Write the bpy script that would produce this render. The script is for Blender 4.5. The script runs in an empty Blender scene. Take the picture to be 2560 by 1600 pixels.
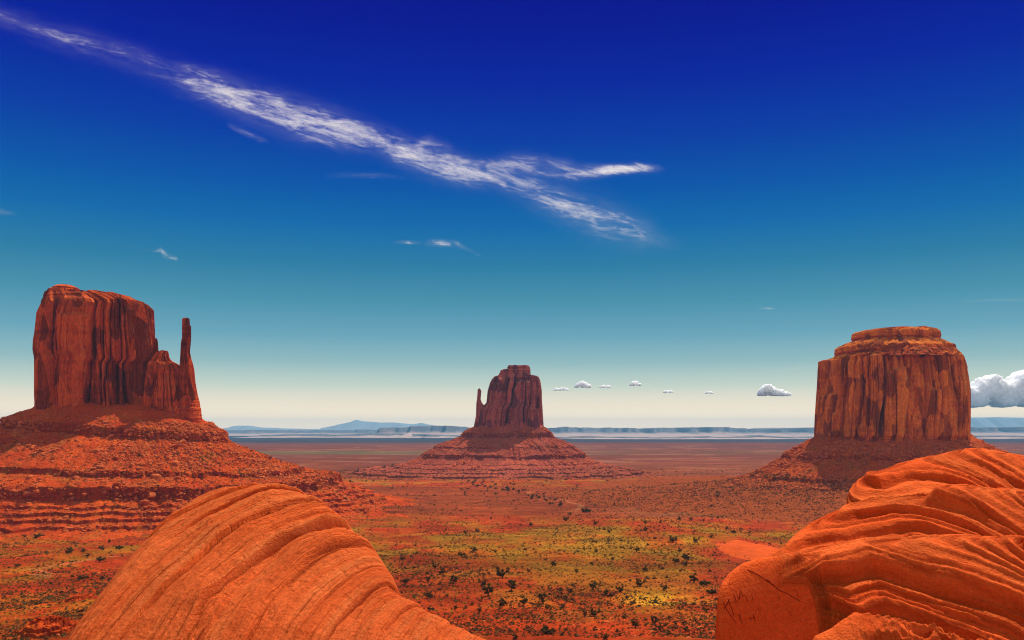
import bpy, bmesh, math, random
import numpy as np
from mathutils import Vector

# ------------------------------------------------------------------ camera, sky, sun, exposure
SC = bpy.context.scene
COL = SC.collection
F, HZ = 2217.0, 1075.0            # focal length and horizon row of the 2560 x 1600 photograph
cam_d = bpy.data.cameras.new('camera'); cam = bpy.data.objects.new('camera', cam_d); COL.objects.link(cam)
cam_d.sensor_width = 36.0; cam_d.lens = 36.0 * F / 2560.0
cam_d.shift_y = (HZ - 800.0) / 2560.0
cam_d.clip_start = 0.1; cam_d.clip_end = 200000.0
cam.location = (0, 0, 0); cam.rotation_euler = (math.radians(90), 0, 0)
SC.camera = cam
SC.view_settings.view_transform = 'Standard'; SC.view_settings.look = 'None'
SC.view_settings.exposure = 0.28; SC.view_settings.gamma = 1.0; SC.view_settings.use_curve_mapping = False
SC.cycles.use_denoising = True; SC.cycles.filter_width = 1.1
SC.cycles.max_bounces = 14; SC.cycles.diffuse_bounces = 8; SC.cycles.volume_bounces = 12
SC.cycles.transparent_max_bounces = 16

SUN_EL, SUN_AZ = math.radians(55), math.radians(31)
SDIR = Vector((math.sin(SUN_AZ) * math.cos(SUN_EL), math.cos(SUN_AZ) * math.cos(SUN_EL), math.sin(SUN_EL)))
sun_d = bpy.data.lights.new('sun', 'SUN'); sun = bpy.data.objects.new('sun', sun_d); COL.objects.link(sun)
sun_d.energy = 4.9; sun_d.angle = math.radians(0.53); sun_d.color = (1.0, 0.91, 0.77)
sun.rotation_euler = SDIR.to_track_quat('Z', 'Y').to_euler()

def s2l(c):
    return tuple(((v / 255.0) / 12.92 if v / 255.0 <= 0.04045 else ((v / 255.0 + 0.055) / 1.055) ** 2.4) for v in c)

W = bpy.data.worlds.new('World'); SC.world = W; W.use_nodes = True
nt = W.node_tree; nt.nodes.clear()
def N(t, tree=None, **kw):
    n = (tree or nt).nodes.new(t)
    for k, v in kw.items(): setattr(n, k, v)
    return n
tc = N('ShaderNodeTexCoord'); sx = N('ShaderNodeSeparateXYZ'); nt.links.new(tc.outputs['Generated'], sx.inputs[0])
ramp = N('ShaderNodeValToRGB'); nt.links.new(sx.outputs['Z'], ramp.inputs[0])
SKY = [(0.0, (318, 279, 226)), (0.012, (308, 274, 222)), (0.03, (264, 245, 212)), (0.05, (208, 220, 202)), (0.075, (152, 190, 192)),
       (0.105, (108, 166, 186)), (0.14, (76, 146, 172)), (0.18, (44, 124, 164)), (0.222, (14, 105, 170)), (0.262, (3, 84, 168)),
       (0.31, (2, 58, 164)), (0.365, (2, 32, 158)), (0.42, (2, 14, 146)), (0.48, (2, 6, 134)), (0.58, (40, 90, 170)), (0.72, (150, 172, 205)), (1.0, (190, 200, 215))]  # top stops, overhead and out of view, are brightened to fill the shade
els = ramp.color_ramp.elements
for i, (p, c) in enumerate(SKY):
    e = els[i] if i < 2 else els.new(p)
    e.position = p; e.color = (*s2l(c), 1)
sky = N('ShaderNodeTexSky', sky_type='NISHITA', sun_disc=False, sun_elevation=SUN_EL, sun_rotation=SUN_AZ)
sc1 = N('ShaderNodeVectorMath', operation='SCALE'); sc1.inputs['Scale'].default_value = 8.3
nt.links.new(ramp.outputs[0], sc1.inputs[0])
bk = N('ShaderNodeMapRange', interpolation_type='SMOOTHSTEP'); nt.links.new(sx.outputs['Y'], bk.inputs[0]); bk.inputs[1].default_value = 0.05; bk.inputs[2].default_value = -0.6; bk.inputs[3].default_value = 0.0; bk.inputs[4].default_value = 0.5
bmx = N('ShaderNodeMix', data_type='RGBA'); nt.links.new(bk.outputs[0], bmx.inputs[0]); nt.links.new(sc1.outputs[0], bmx.inputs[6]); bmx.inputs[7].default_value = (7.2, 6.6, 5.8, 1)  # pale warm sky added behind the camera, unseen, to brighten the butte fronts
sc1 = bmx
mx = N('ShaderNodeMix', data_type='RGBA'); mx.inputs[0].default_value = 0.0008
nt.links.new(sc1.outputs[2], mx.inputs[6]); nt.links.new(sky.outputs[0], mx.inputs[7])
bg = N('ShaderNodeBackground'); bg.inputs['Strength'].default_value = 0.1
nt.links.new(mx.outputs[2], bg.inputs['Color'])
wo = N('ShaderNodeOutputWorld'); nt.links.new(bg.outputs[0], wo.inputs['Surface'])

# ------------------------------------------------------------------ numeric helpers
def hsh(i, j, k, seed):
    h = (i.astype(np.int64) * 374761393 + j.astype(np.int64) * 668265263 + k.astype(np.int64) * 2147483647 + seed * 1274126177) & 0xFFFFFFFF
    h = ((h ^ (h >> 13)) * 1274126177) & 0xFFFFFFFF
    h = ((h ^ (h >> 16)) * 2246822519) & 0xFFFFFFFF
    return ((h ^ (h >> 15)) & 0xFFFFFF) / float(0xFFFFFF)
def h1(i, seed): z = np.zeros_like(i); return hsh(i, z, z, seed)
def vn(x, y, z=0.0, seed=0):
    x, y, z = np.broadcast_arrays(np.asarray(x, float), np.asarray(y, float), np.asarray(z, float))
    i, j, k = np.floor(x), np.floor(y), np.floor(z)
    u, v, w = x - i, y - j, z - k
    u = u * u * (3 - 2 * u); v = v * v * (3 - 2 * v); w = w * w * (3 - 2 * w)
    flat = not np.any(w)
    def lay(kk):
        a = hsh(i, j, kk, seed); b = hsh(i + 1, j, kk, seed); c = hsh(i, j + 1, kk, seed); d = hsh(i + 1, j + 1, kk, seed)
        return (a + (b - a) * u) * (1 - v) + (c + (d - c) * u) * v
    if flat: return lay(k)
    return lay(k) * (1 - w) + lay(k + 1) * w
def fbm(x, y, z=0.0, o=4, seed=0, g=0.5):
    r, a, t, f = 0.0, 1.0, 0.0, 1.0
    x, y, z = np.asarray(x, float), np.asarray(y, float), np.asarray(z, float)
    for q in range(o):
        r = r + a * vn(x * f, y * f, z * f, seed + q * 17); t += a; a *= g; f *= 2.03
    return r / t                                    # 0..1, mean 0.5
def sst(a, b, x):
    t = np.clip((x - a) / (b - a), 0, 1); return t * t * (3 - 2 * t)
def P(px, py, Y): return np.array([(px - 1280) / F * Y, Y, (HZ - py) / F * Y])

def mesh_np(name, V, faces, mat, parent=None, loc=(0, 0, 0), smooth=True, attrs=None):
    """V (n,3) world space; faces (m,k) int; the object sits at loc, its vertices are stored relative to it."""
    V = np.ascontiguousarray(V, dtype=np.float64).reshape(-1, 3) - np.asarray(loc, float)
    faces = np.ascontiguousarray(faces, dtype=np.int32); k = faces.shape[1]; m = len(faces)
    me = bpy.data.meshes.new(name)
    me.vertices.add(len(V)); me.vertices.foreach_set('co', V.astype(np.float32).ravel())
    me.loops.add(m * k); me.loops.foreach_set('vertex_index', faces.ravel())
    me.polygons.add(m); me.polygons.foreach_set('loop_start', np.arange(0, m * k, k, dtype=np.int32))
    me.polygons.foreach_set('use_smooth', np.full(m, smooth, dtype=bool))
    me.update(calc_edges=True)
    for an, (typ, arr) in (attrs or {}).items():
        at = me.attributes.new(an, typ, 'POINT')
        at.data.foreach_set({'FLOAT': 'value', 'FLOAT_COLOR': 'color', 'FLOAT_VECTOR': 'vector'}[typ], np.ascontiguousarray(arr, dtype=np.float32).ravel())
    if mat: me.materials.append(mat)
    o = bpy.data.objects.new(name, me); COL.objects.link(o)
    if parent: o.parent = parent
    else: o.location = loc
    return o
def grid_faces(n, m, wrap=False):
    i, j = np.meshgrid(np.arange(n - 1), np.arange(m if wrap else m - 1), indexing='ij')
    j2 = (j + 1) % m
    return np.stack([i * m + j, i * m + j2, (i + 1) * m + j2, (i + 1) * m + j], -1).reshape(-1, 4)
def empty(name, loc):
    o = bpy.data.objects.new(name, None); o.location = loc; o.empty_display_size = 1; COL.objects.link(o); return o
def tag(o, label=None, cat=None, group=None, kind=None):
    if label: o['label'] = label
    if cat: o['category'] = cat
    if group: o['group'] = group
    if kind: o['kind'] = kind
    return o

# ------------------------------------------------------------------ materials
def new_mat(name):
    m = bpy.data.materials.new(name); m.use_nodes = True; t = m.node_tree; t.nodes.clear()
    out = N('ShaderNodeOutputMaterial', t); b = N('ShaderNodeBsdfPrincipled', t)
    b.inputs['Roughness'].default_value = 0.92; b.inputs['Specular IOR Level'].default_value = 0.02
    t.links.new(b.outputs[0], out.inputs['Surface'])
    return m, t, b, out
def nz(t, scale, detail=6, rough=0.6, vec=None, dist=0.0):
    n = N('ShaderNodeTexNoise', t); n.inputs['Scale'].default_value = scale; n.inputs['Detail'].default_value = detail
    n.inputs['Roughness'].default_value = rough; n.inputs['Distortion'].default_value = dist
    if vec is not None: t.links.new(vec, n.inputs['Vector'])
    return n.outputs['Fac']
def coords(t, scale=(1, 1, 1), src='Object', rot=(0, 0, 0)):
    c = N('ShaderNodeTexCoord', t); mp = N('ShaderNodeMapping', t); mp.inputs['Scale'].default_value = scale; mp.inputs['Rotation'].default_value = rot
    t.links.new(c.outputs[src], mp.inputs['Vector']); return mp.outputs[0]
def crmp(t, fac, stops):
    r = N('ShaderNodeValToRGB', t); e = r.color_ramp.elements
    for i, (p, c) in enumerate(stops):
        q = e[i] if i < 2 else e.new(p)
        q.position = p; q.color = (*c, 1)
    t.links.new(fac, r.inputs[0]); return r.outputs[0]
def mixc(t, fac, a, b, mode='MIX'):
    m = N('ShaderNodeMix', t, data_type='RGBA', blend_type=mode)
    for s, v in ((0, fac), (6, a), (7, b)):
        if hasattr(v, 'is_linked'): t.links.new(v, m.inputs[s])
        else: m.inputs[s].default_value = v if s == 0 else (*v, 1)
    return m.outputs[2]
def bump(t, b, h, strength, dist):
    n = N('ShaderNodeBump', t); n.inputs['Strength'].default_value = strength; n.inputs['Distance'].default_value = dist
    t.links.new(h, n.inputs['Height']); t.links.new(n.outputs[0], b.inputs['Normal'])
def math_n(t, op, a, b=0.0, clamp=False):
    m = N('ShaderNodeMath', t, operation=op); m.use_clamp = clamp
    for s, v in ((0, a), (1, b)):
        if hasattr(v, 'is_linked'): t.links.new(v, m.inputs[s])
        else: m.inputs[s].default_value = v
    return m.outputs[0]

def cliff_material(name, lo, mid, hi, pale):
    """vertical desert-varnish streaks over banded sandstone"""
    m, t, b, _ = new_mat(name)
    streak = nz(t, 0.09, 8, 0.66, coords(t, (1, 1, 0.13)))
    patch = nz(t, 0.045, 6, 0.62, coords(t, (1, 1, 0.5)), 1.2)
    band = nz(t, 0.11, 5, 0.6, coords(t, (0.06, 0.06, 1.6)))
    fine = nz(t, 0.6, 5, 0.65, coords(t, (1, 1, 0.35)))
    f = math_n(t, 'ADD', math_n(t, 'MULTIPLY', streak, 0.5), math_n(t, 'MULTIPLY', patch, 0.5))
    c = crmp(t, f, [(0.36, lo), (0.46, mid), (0.55, hi), (0.66, pale)])
    c = mixc(t, math_n(t, 'MULTIPLY', band, 0.5), c, crmp(t, band, [(0.4, lo), (0.6, hi)]))
    vo = N('ShaderNodeTexVoronoi', t); vo.inputs['Scale'].default_value = 0.075; vo.inputs['Randomness'].default_value = 1.0
    wv = N('ShaderNodeMix', t, data_type='VECTOR'); wv.inputs[0].default_value = 0.15
    vec = coords(t, (1, 1, 0.42)); ns = N('ShaderNodeTexNoise', t); ns.inputs['Scale'].default_value = 0.2; ns.inputs['Detail'].default_value = 5
    ad = N('ShaderNodeVectorMath', t, operation='MULTIPLY_ADD'); t.links.new(ns.outputs['Color'], ad.inputs[0]); ad.inputs[1].default_value = (9, 9, 9); t.links.new(vec, ad.inputs[2])
    t.links.new(ad.outputs[0], vo.inputs['Vector'])
    sv = N('ShaderNodeSeparateXYZ', t); t.links.new(vo.outputs['Color'], sv.inputs[0])
    c = mixc(t, crmp(t, sv.outputs[0], [(0.5, (0, 0, 0)), (0.62, (0.8, 0.8, 0.8))]), c, hi)
    c = mixc(t, crmp(t, sv.outputs[1], [(0.6, (0, 0, 0)), (0.75, (0.75, 0.75, 0.75))]), c, lo)
    c = mixc(t, 0.6, c, crmp(t, fine, [(0.3, (0.35, 0.35, 0.35)), (0.7, (1.4, 1.4, 1.4))]), 'MULTIPLY')
    t.links.new(c, b.inputs['Base Color'])
    h = math_n(t, 'ADD', fine, math_n(t, 'MULTIPLY', band, 0.5))
    bump(t, b, h, 1.0, 2.0)
    return m
M_WEST = cliff_material('west_cliff_rock', (0.17, 0.024, 0.007), (0.46, 0.058, 0.010), (0.72, 0.115, 0.016), (0.78, 0.22, 0.055))
M_EAST = cliff_material('middle_cliff_rock', (0.15, 0.030, 0.040), (0.32, 0.062, 0.060), (0.50, 0.12, 0.075), (0.64, 0.24, 0.15))  # purple cast of the haze is mixed into this rock colour
M_MERR = cliff_material('broad_cliff_rock', (0.27, 0.042, 0.010), (0.62, 0.120, 0.014), (0.92, 0.245, 0.024), (0.92, 0.36, 0.08))

def talus_material(name, a, bcol, c3):
    m, t, b, _ = new_mat(name)
    big = nz(t, 0.022, 5, 0.6, coords(t)); fine = nz(t, 0.35, 6, 0.7, coords(t)); sp = nz(t, 0.9, 3, 0.6, coords(t))
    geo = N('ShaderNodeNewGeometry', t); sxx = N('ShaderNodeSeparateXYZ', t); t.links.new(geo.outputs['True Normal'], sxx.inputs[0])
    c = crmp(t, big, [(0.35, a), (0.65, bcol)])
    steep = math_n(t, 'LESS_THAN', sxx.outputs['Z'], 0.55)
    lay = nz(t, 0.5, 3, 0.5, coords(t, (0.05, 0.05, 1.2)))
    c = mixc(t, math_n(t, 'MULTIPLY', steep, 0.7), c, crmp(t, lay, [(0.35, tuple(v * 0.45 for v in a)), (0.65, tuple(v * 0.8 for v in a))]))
    c = mixc(t, crmp(t, nz(t, 0.035, 5, 0.65, coords(t, (1, 1, 1), rot=(0, 0, 1))), [(0.52, (0, 0, 0)), (0.68, (0.75, 0.75, 0.75))]), c, c3)
    cv = N('ShaderNodeAttribute', t, attribute_name='cover')
    c = mixc(t, math_n(t, 'MULTIPLY', cv.outputs['Fac'], 0.85), c, (0.29, 0.060, 0.012))
    c = mixc(t, 0.8, c, crmp(t, fine, [(0.3, (0.4, 0.4, 0.4)), (0.72, (1.45, 1.45, 1.45))]), 'MULTIPLY')
    c = mixc(t, 0.35, c, crmp(t, sp, [(0.35, (0.4, 0.4, 0.4)), (0.65, (1.4, 1.4, 1.4))]), 'MULTIPLY')
    t.links.new(c, b.inputs['Base Color'])
    bump(t, b, math_n(t, 'ADD', fine, math_n(t, 'MULTIPLY', sp, 0.6)), 0.8, 1.4)
    return m
M_TAL_W = talus_material('west_talus_soil', (0.42, 0.042, 0.006), (0.56, 0.076, 0.008), (0.36, 0.10, 0.012))
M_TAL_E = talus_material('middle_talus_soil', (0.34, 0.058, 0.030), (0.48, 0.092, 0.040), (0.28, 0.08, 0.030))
M_TAL_M = talus_material('broad_talus_soil', (0.42, 0.055, 0.009), (0.56, 0.095, 0.012), (0.28, 0.085, 0.012))

def rubble_material():
    m, t, b, _ = new_mat('rubble_stone')
    at = N('ShaderNodeAttribute', t, attribute_name='tone')
    inf = N('ShaderNodeObjectInfo', t)
    c = crmp(t, nz(t, 0.5, 4, 0.6, coords(t)), [(0.3, (0.28, 0.040, 0.008)), (0.7, (0.64, 0.15, 0.036))])
    t.links.new(c, b.inputs['Base Color']); return m
M_RUB = rubble_material()

def dome_material(name, dark, base, light, srange):
    """strata value is stored per vertex: fine lines follow the bedding"""
    m, t, b, _ = new_mat(name)
    at = N('ShaderNodeAttribute', t, attribute_name='strata')
    wob = nz(t, 1.3, 4, 0.6, coords(t))
    cx = N('ShaderNodeCombineXYZ', t)
    t.links.new(math_n(t, 'ADD', at.outputs['Fac'], math_n(t, 'MULTIPLY', wob, srange)), cx.inputs['X'])
    c0 = N('ShaderNodeTexCoord', t); sp = N('ShaderNodeSeparateXYZ', t); t.links.new(c0.outputs['Object'], sp.inputs[0])
    t.links.new(math_n(t, 'MULTIPLY', sp.outputs['Z'], 0.06), cx.inputs['Y'])
    line = nz(t, 7.0, 7, 0.72, cx.outputs[0]); line2 = nz(t, 30.0, 4, 0.6, cx.outputs[0])
    patch = nz(t, 0.8, 6, 0.65, coords(t)); grain = nz(t, 26.0, 5, 0.7, coords(t)); speck = nz(t, 70.0, 2, 0.5, coords(t))
    c = crmp(t, line, [(0.30, tuple(0.55 * d_ + 0.45 * b_ for d_, b_ in zip(dark, base))), (0.42, base), (0.66, light)])
    c = mixc(t, crmp(t, patch, [(0.38, (0.7, 0.7, 0.7)), (0.6, (0.0, 0.0, 0.0))]), c, base)
    c = mixc(t, 0.5, c, crmp(t, line2, [(0.30, (0.62, 0.50, 0.46)), (0.42, (1.02, 1.02, 1.02)), (0.7, (1.08, 1.1, 1.12))]), 'MULTIPLY')
    c = mixc(t, 0.5, c, crmp(t, grain, [(0.3, (0.66, 0.6, 0.55)), (0.65, (1.2, 1.22, 1.25))]), 'MULTIPLY')
    c = mixc(t, 0.5, c, crmp(t, speck, [(0.28, (0.5, 0.42, 0.4)), (0.4, (1, 1, 1)), (0.75, (1.25, 1.3, 1.35))]), 'MULTIPLY')
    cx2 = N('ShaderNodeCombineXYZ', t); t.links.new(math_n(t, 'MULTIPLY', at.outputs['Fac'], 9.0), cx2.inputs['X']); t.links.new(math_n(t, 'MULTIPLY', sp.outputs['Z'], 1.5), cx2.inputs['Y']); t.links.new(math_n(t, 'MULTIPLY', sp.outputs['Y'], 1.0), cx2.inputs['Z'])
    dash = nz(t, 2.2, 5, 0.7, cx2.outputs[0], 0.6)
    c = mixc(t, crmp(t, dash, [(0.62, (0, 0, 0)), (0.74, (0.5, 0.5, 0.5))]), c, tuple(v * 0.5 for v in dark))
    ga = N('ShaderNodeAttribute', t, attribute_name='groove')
    c = mixc(t, math_n(t, 'MULTIPLY', ga.outputs['Fac'], 0.85, True), c, tuple(v * 0.42 for v in dark))  # crevice varnish; on the outcrop also painted shadow lines below the ledges
    blot = nz(t, 0.55, 5, 0.7, coords(t, (1, 1, 1), rot=(0.5, 0.2, 0)))
    c = mixc(t, 0.5, c, crmp(t, blot, [(0.35, (0.72, 0.62, 0.58)), (0.65, (1.15, 1.2, 1.25))]), 'MULTIPLY')
    t.links.new(c, b.inputs['Base Color'])
    h = math_n(t, 'ADD', math_n(t, 'MULTIPLY', line, 1.0), math_n(t, 'ADD', math_n(t, 'MULTIPLY', grain, 0.45), math_n(t, 'MULTIPLY', line2, 0.8)))
    bump(t, b, h, 1.0, 0.09)
    return m
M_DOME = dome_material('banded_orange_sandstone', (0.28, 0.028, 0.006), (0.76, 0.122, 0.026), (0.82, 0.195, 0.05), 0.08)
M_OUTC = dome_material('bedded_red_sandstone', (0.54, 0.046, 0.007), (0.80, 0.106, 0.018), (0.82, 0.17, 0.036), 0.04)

def ground_material():
    m, t, b, _ = new_mat('desert_soil')
    at = N('ShaderNodeAttribute', t, attribute_name='soil')
    c = at.outputs['Color']
    mid = nz(t, 0.05, 6, 0.7, coords(t)); fine = nz(t, 0.45, 5, 0.7, coords(t)); far = nz(t, 0.006, 6, 0.7, coords(t, (0.5, 1.6, 1)))
    c = mixc(t, 0.75, c, crmp(t, mid, [(0.3, (0.5, 0.5, 0.45)), (0.7, (1.4, 1.4, 1.4))]), 'MULTIPLY')
    c = mixc(t, 0.7, c, crmp(t, fine, [(0.3, (0.45, 0.45, 0.4)), (0.7, (1.45, 1.45, 1.45))]), 'MULTIPLY')
    fs = nz(t, 0.03, 6, 0.7, coords(t, (0.35, 1.2, 1)))
    c = mixc(t, 0.6, c, crmp(t, fs, [(0.35, (0.5, 0.5, 0.5)), (0.65, (1.4, 1.4, 1.4))]), 'MULTIPLY')
    c = mixc(t, 0.7, c, crmp(t, far, [(0.35, (0.6, 0.62, 0.6)), (0.65, (1.35, 1.3, 1.3))]), 'MULTIPLY')
    t.links.new(c, b.inputs['Base Color'])
    bump(t, b, math_n(t, 'ADD', fine, mid), 0.6, 0.8)
    return m
M_GND = ground_material()
def veg_material(name):
    m, t, b, _ = new_mat(name)
    at = N('ShaderNodeAttribute', t, attribute_name='tint')
    t.links.new(at.outputs['Color'], b.inputs['Base Color']); b.inputs['Roughness'].default_value = 0.8
    return m
M_VEG = veg_material('scrub_leaves')
def leaf_material():
    m, t, b, _ = new_mat('juniper_leaves')
    inf = N('ShaderNodeObjectInfo', t)
    c = crmp(t, nz(t, 1.5, 3, 0.6, coords(t)), [(0.3, (0.05, 0.045, 0.010)), (0.7, (0.13, 0.10, 0.024))])
    c = mixc(t, math_n(t, 'MULTIPLY', inf.outputs['Random'], 0.5), c, (0.10, 0.05, 0.018))
    t.links.new(c, b.inputs['Base Color']); return m
M_LEAF = leaf_material()
def plain(name, col, sc=1.0, var=0.35):
    m, t, b, _ = new_mat(name)
    n = nz(t, sc, 5, 0.65, coords(t))
    t.links.new(crmp(t, n, [(0.3, tuple(v * (1 - var) for v in col)), (0.7, tuple(min(1, v * (1 + var)) for v in col))]), b.inputs['Base Color'])
    return m
M_BARK = plain('juniper_bark', (0.12, 0.065, 0.04), 4)
M_SCRATCH = plain('scratched_stone', (0.16, 0.012, 0.006), 6, 0.2)
M_SAND = plain('bare_orange_sand', (0.50, 0.068, 0.008), 0.12, 0.2)

# ------------------------------------------------------------------ ground
PROF = np.array([(-1e6, -1.72), (1.2, -1.72), (5, -3.3), (9, -5.4), (16, -9.5), (40, -26), (150, -62), (250, -70), (400, -79), (650, -91), (1000, -99), (3000, -104), (1e6, -106)])
def ground_z(x, y):
    x = np.asarray(x, float); y = np.asarray(y, float)
    z = np.interp(y, PROF[:, 0], PROF[:, 1])
    far = sst(120, 320, y)
    z = z + far * ((fbm(x / 150, y / 190, 0, 3, 5) - 0.5) * 11 * (1 - 0.6 * sst(700, 1400, y)) + (fbm(x / 34, y / 40, 0, 3, 9) - 0.5) * 3.4 * (1 - sst(900, 2500, y)))
    # low rock ledges that step down across the near slope
    s = z / 2.6 + (fbm(x / 60, y / 60, 0, 3, 21) - 0.5) * 1.4
    fr = s - np.floor(s)
    z = z + far * (1 - sst(700, 1100, y)) * (sst(0.35, 0.65, fr) - fr) * 1.6 * sst(0.5, 0.62, fbm(x / 80, y / 60, 0, 3, 33))
    # broad swells of the far plain
    z = z + sst(2500, 5000, y) * (fbm(x / 1500, y / 900, 0, 4, 41) - 0.5) * 16
    near = (1 - sst(3, 30, y)) * 0.12 * (fbm(x * 0.9, y * 0.9, 0, 4, 3) - 0.5)
    return z + near
BUTTES = [(-491, 1100, 330, 290), (-5, 2080, 330, 290), (601, 1400, 320, 300)]     # plan ellipses of the talus aprons
def soil_colour(x, y):
    x = np.asarray(x, float); y = np.asarray(y, float)
    px = x / np.maximum(y, 1) * F + 1280
    n1 = fbm(x / 90, y / 160, 0, 5, 61, 0.6); n2 = fbm(x / 260, y / 700, 0, 4, 62); n3 = fbm(x / 30, y / 50, 0, 4, 63, 0.6)
    red = np.array([0.34, 0.034, 0.004]); rust = np.array([0.36, 0.066, 0.006]); yel = np.array([0.36, 0.130, 0.006]); grn = np.array([0.24, 0.150, 0.008])
    brown = np.array([0.25, 0.046, 0.010]); pink = np.array([0.19, 0.038, 0.012]); dark = np.array([0.13, 0.062, 0.035])
    def mix(a, b, f): return a * (1 - f[..., None]) + b * f[..., None]
    c = np.broadcast_to(red, x.shape + (3,)).copy()
    c = mix(c, rust, sst(0.42, 0.62, n3))
    # grass: a wide belt at about 560-1050 m and a second one before the middle butte
    yb = y + 260 * (n2 - 0.5) + 120 * (n1 - 0.5)
    belt = np.maximum(sst(440, 680, yb) * (1 - sst(880, 1120, yb)), 0.85 * sst(1500, 1680, y) * (1 - sst(1800, 1900, y)))
    belt = np.maximum(belt, 0.35 * sst(330, 420, y) * (1 - sst(700, 900, y)))
    g = belt * sst(0.40, 0.60, n1 * 0.65 + n3 * 0.35)
    c = mix(c, yel, g * 0.5)
    c = mix(c, grn, belt * sst(0.54, 0.64, n1 * 0.35 + n2 * 0.2 + n3 * 0.45) * 0.5)
    # dark brush on the slopes between
    br = sst(930, 1080, y) * (1 - sst(1500, 1650, y))
    c = mix(c, brown, br * 0.85)
    c = mix(c, np.array([0.20, 0.085, 0.025]), br * sst(1450, 1700, px) * 0.6)
    # pink plain behind, with green and dark strips further out
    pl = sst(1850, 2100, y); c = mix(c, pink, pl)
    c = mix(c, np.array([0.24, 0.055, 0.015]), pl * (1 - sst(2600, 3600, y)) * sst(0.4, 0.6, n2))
    st = sst(3600, 4000, y) * (1 - sst(4500, 4800, y)); c = mix(c, np.array([0.13, 0.13, 0.035]), st * np.where(px < 1200, 0.6, 0.35) * sst(0.3, 0.55, fbm(x / 900, y / 300, 0, 3, 71)))
    st = sst(4800, 5200, y) * (1 - sst(6200, 7200, y)); c = mix(c, dark, st * 0.4 * sst(0.35, 0.6, fbm(x / 1200, y / 350, 0, 3, 72)))
    c = mix(c, np.array([0.46, 0.17, 0.085]), sst(2000, 2500, y) * (1 - sst(5500, 6500, y)) * sst(0.52, 0.66, fbm(x / 260, y / 170, 0, 5, 79, 0.62)) * 0.4)
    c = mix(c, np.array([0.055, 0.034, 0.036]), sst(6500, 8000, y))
    fl = np.exp(-((x - 68) / 17) ** 2 - ((y - 398) / 26) ** 2) * sst(0.35, 0.55, n3 * 0.6 + 0.4 * fbm(x / 6, y / 8, 0, 3, 78)); c = mix(c, np.array([0.56, 0.25, 0.015]), np.clip(fl * 1.3, 0, 0.9))
    for wash, wd in ((((-60, 1900), (-20, 1640), (30, 1400), (90, 1180), (70, 1040), (110, 960)), 5.0), (((-330, 1750), (-190, 1720), (-120, 1690), (-30, 1600)), 5.0), (((-280, 640), (-300, 560), (-262, 500)), 4.0)):
        dm = np.full(x.shape, 1e9)
        for (ax, ay), (bx, by) in zip(wash[:-1], wash[1:]):
            t = np.clip(((x - ax) * (bx - ax) + (y - ay) * (by - ay)) / ((bx - ax) ** 2 + (by - ay) ** 2), 0, 1)
            dm = np.minimum(dm, np.hypot(x - ax - t * (bx - ax) + 26 * (n3 - 0.5), y - ay - t * (by - ay)))
        c = mix(c, np.array([0.56, 0.22, 0.085]), (1 - sst(wd * 0.3, wd * 1.1, dm)) * 0.4 * sst(0.35, 0.6, fbm(x / 60, y / 90, 0, 3, 77)))
    return np.clip(c * 0.86, 0, 1)
az = np.concatenate([np.linspace(-180, -42, 40)[:-1], np.linspace(-42, 42, 1150), np.linspace(42, 180, 40)[1:-1]])
rr = np.concatenate([np.geomspace(0.6, 280, 90)[:-1], np.geomspace(280, 5000, 560)[:-1], np.geomspace(5000, 70000, 90)])
A, R = np.meshgrid(np.radians(az), rr, indexing='xy')
GX, GY = np.sin(A) * R, np.cos(A) * R
GZ = ground_z(GX, GY)
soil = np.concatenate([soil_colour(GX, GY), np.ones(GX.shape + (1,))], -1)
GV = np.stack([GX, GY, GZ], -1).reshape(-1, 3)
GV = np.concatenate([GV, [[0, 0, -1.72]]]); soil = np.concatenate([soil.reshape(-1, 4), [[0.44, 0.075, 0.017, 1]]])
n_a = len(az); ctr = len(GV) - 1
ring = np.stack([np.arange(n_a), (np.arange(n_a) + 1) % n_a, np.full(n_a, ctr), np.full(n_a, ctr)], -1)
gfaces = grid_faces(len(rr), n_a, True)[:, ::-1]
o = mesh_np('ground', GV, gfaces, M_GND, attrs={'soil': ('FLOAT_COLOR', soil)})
tag(o, 'red desert plain with yellow green grass belts', kind='structure')
tri = ring[:, :3]
bm = bmesh.new(); bm.from_mesh(o.data); bm.verts.ensure_lookup_table()
for a_, b_, c_ in tri: bm.faces.new((bm.verts[a_], bm.verts[b_], bm.verts[c_]))
bm.to_mesh(o.data); bm.free()

def hit_ground(px, py):
    """where the line of sight through a photograph pixel meets the ground"""
    Y = np.geomspace(150, 9000, 1500); x = (px - 1280) / F * Y; z = (HZ - py) / F * Y
    b = np.nonzero(z < ground_z(x, Y))[0]
    k = b[0] if len(b) else -1
    return np.array([x[k], Y[k], float(ground_z(x[k], Y[k]))])

# ------------------------------------------------------------------ far hills
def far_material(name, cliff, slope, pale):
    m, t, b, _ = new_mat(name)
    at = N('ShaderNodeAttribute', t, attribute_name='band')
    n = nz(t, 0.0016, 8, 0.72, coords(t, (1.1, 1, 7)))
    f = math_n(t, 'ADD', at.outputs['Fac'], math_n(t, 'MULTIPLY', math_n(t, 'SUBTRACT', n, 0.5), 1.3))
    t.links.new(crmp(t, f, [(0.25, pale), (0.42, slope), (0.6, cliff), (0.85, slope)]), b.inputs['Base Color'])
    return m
M_FAR = far_material('far_mesa_rock', (0.11, 0.11, 0.12), (0.24, 0.17, 0.15), (0.42, 0.29, 0.235))  # cliff tone is lightened and greyed in place of thicker haze
M_FAR_HAZY = far_material('far_haze_tinted_rock', (0.26, 0.29, 0.31), (0.26, 0.29, 0.31), (0.27, 0.30, 0.32))  # pale blue grey of distant haze painted into the mountain rock
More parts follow.
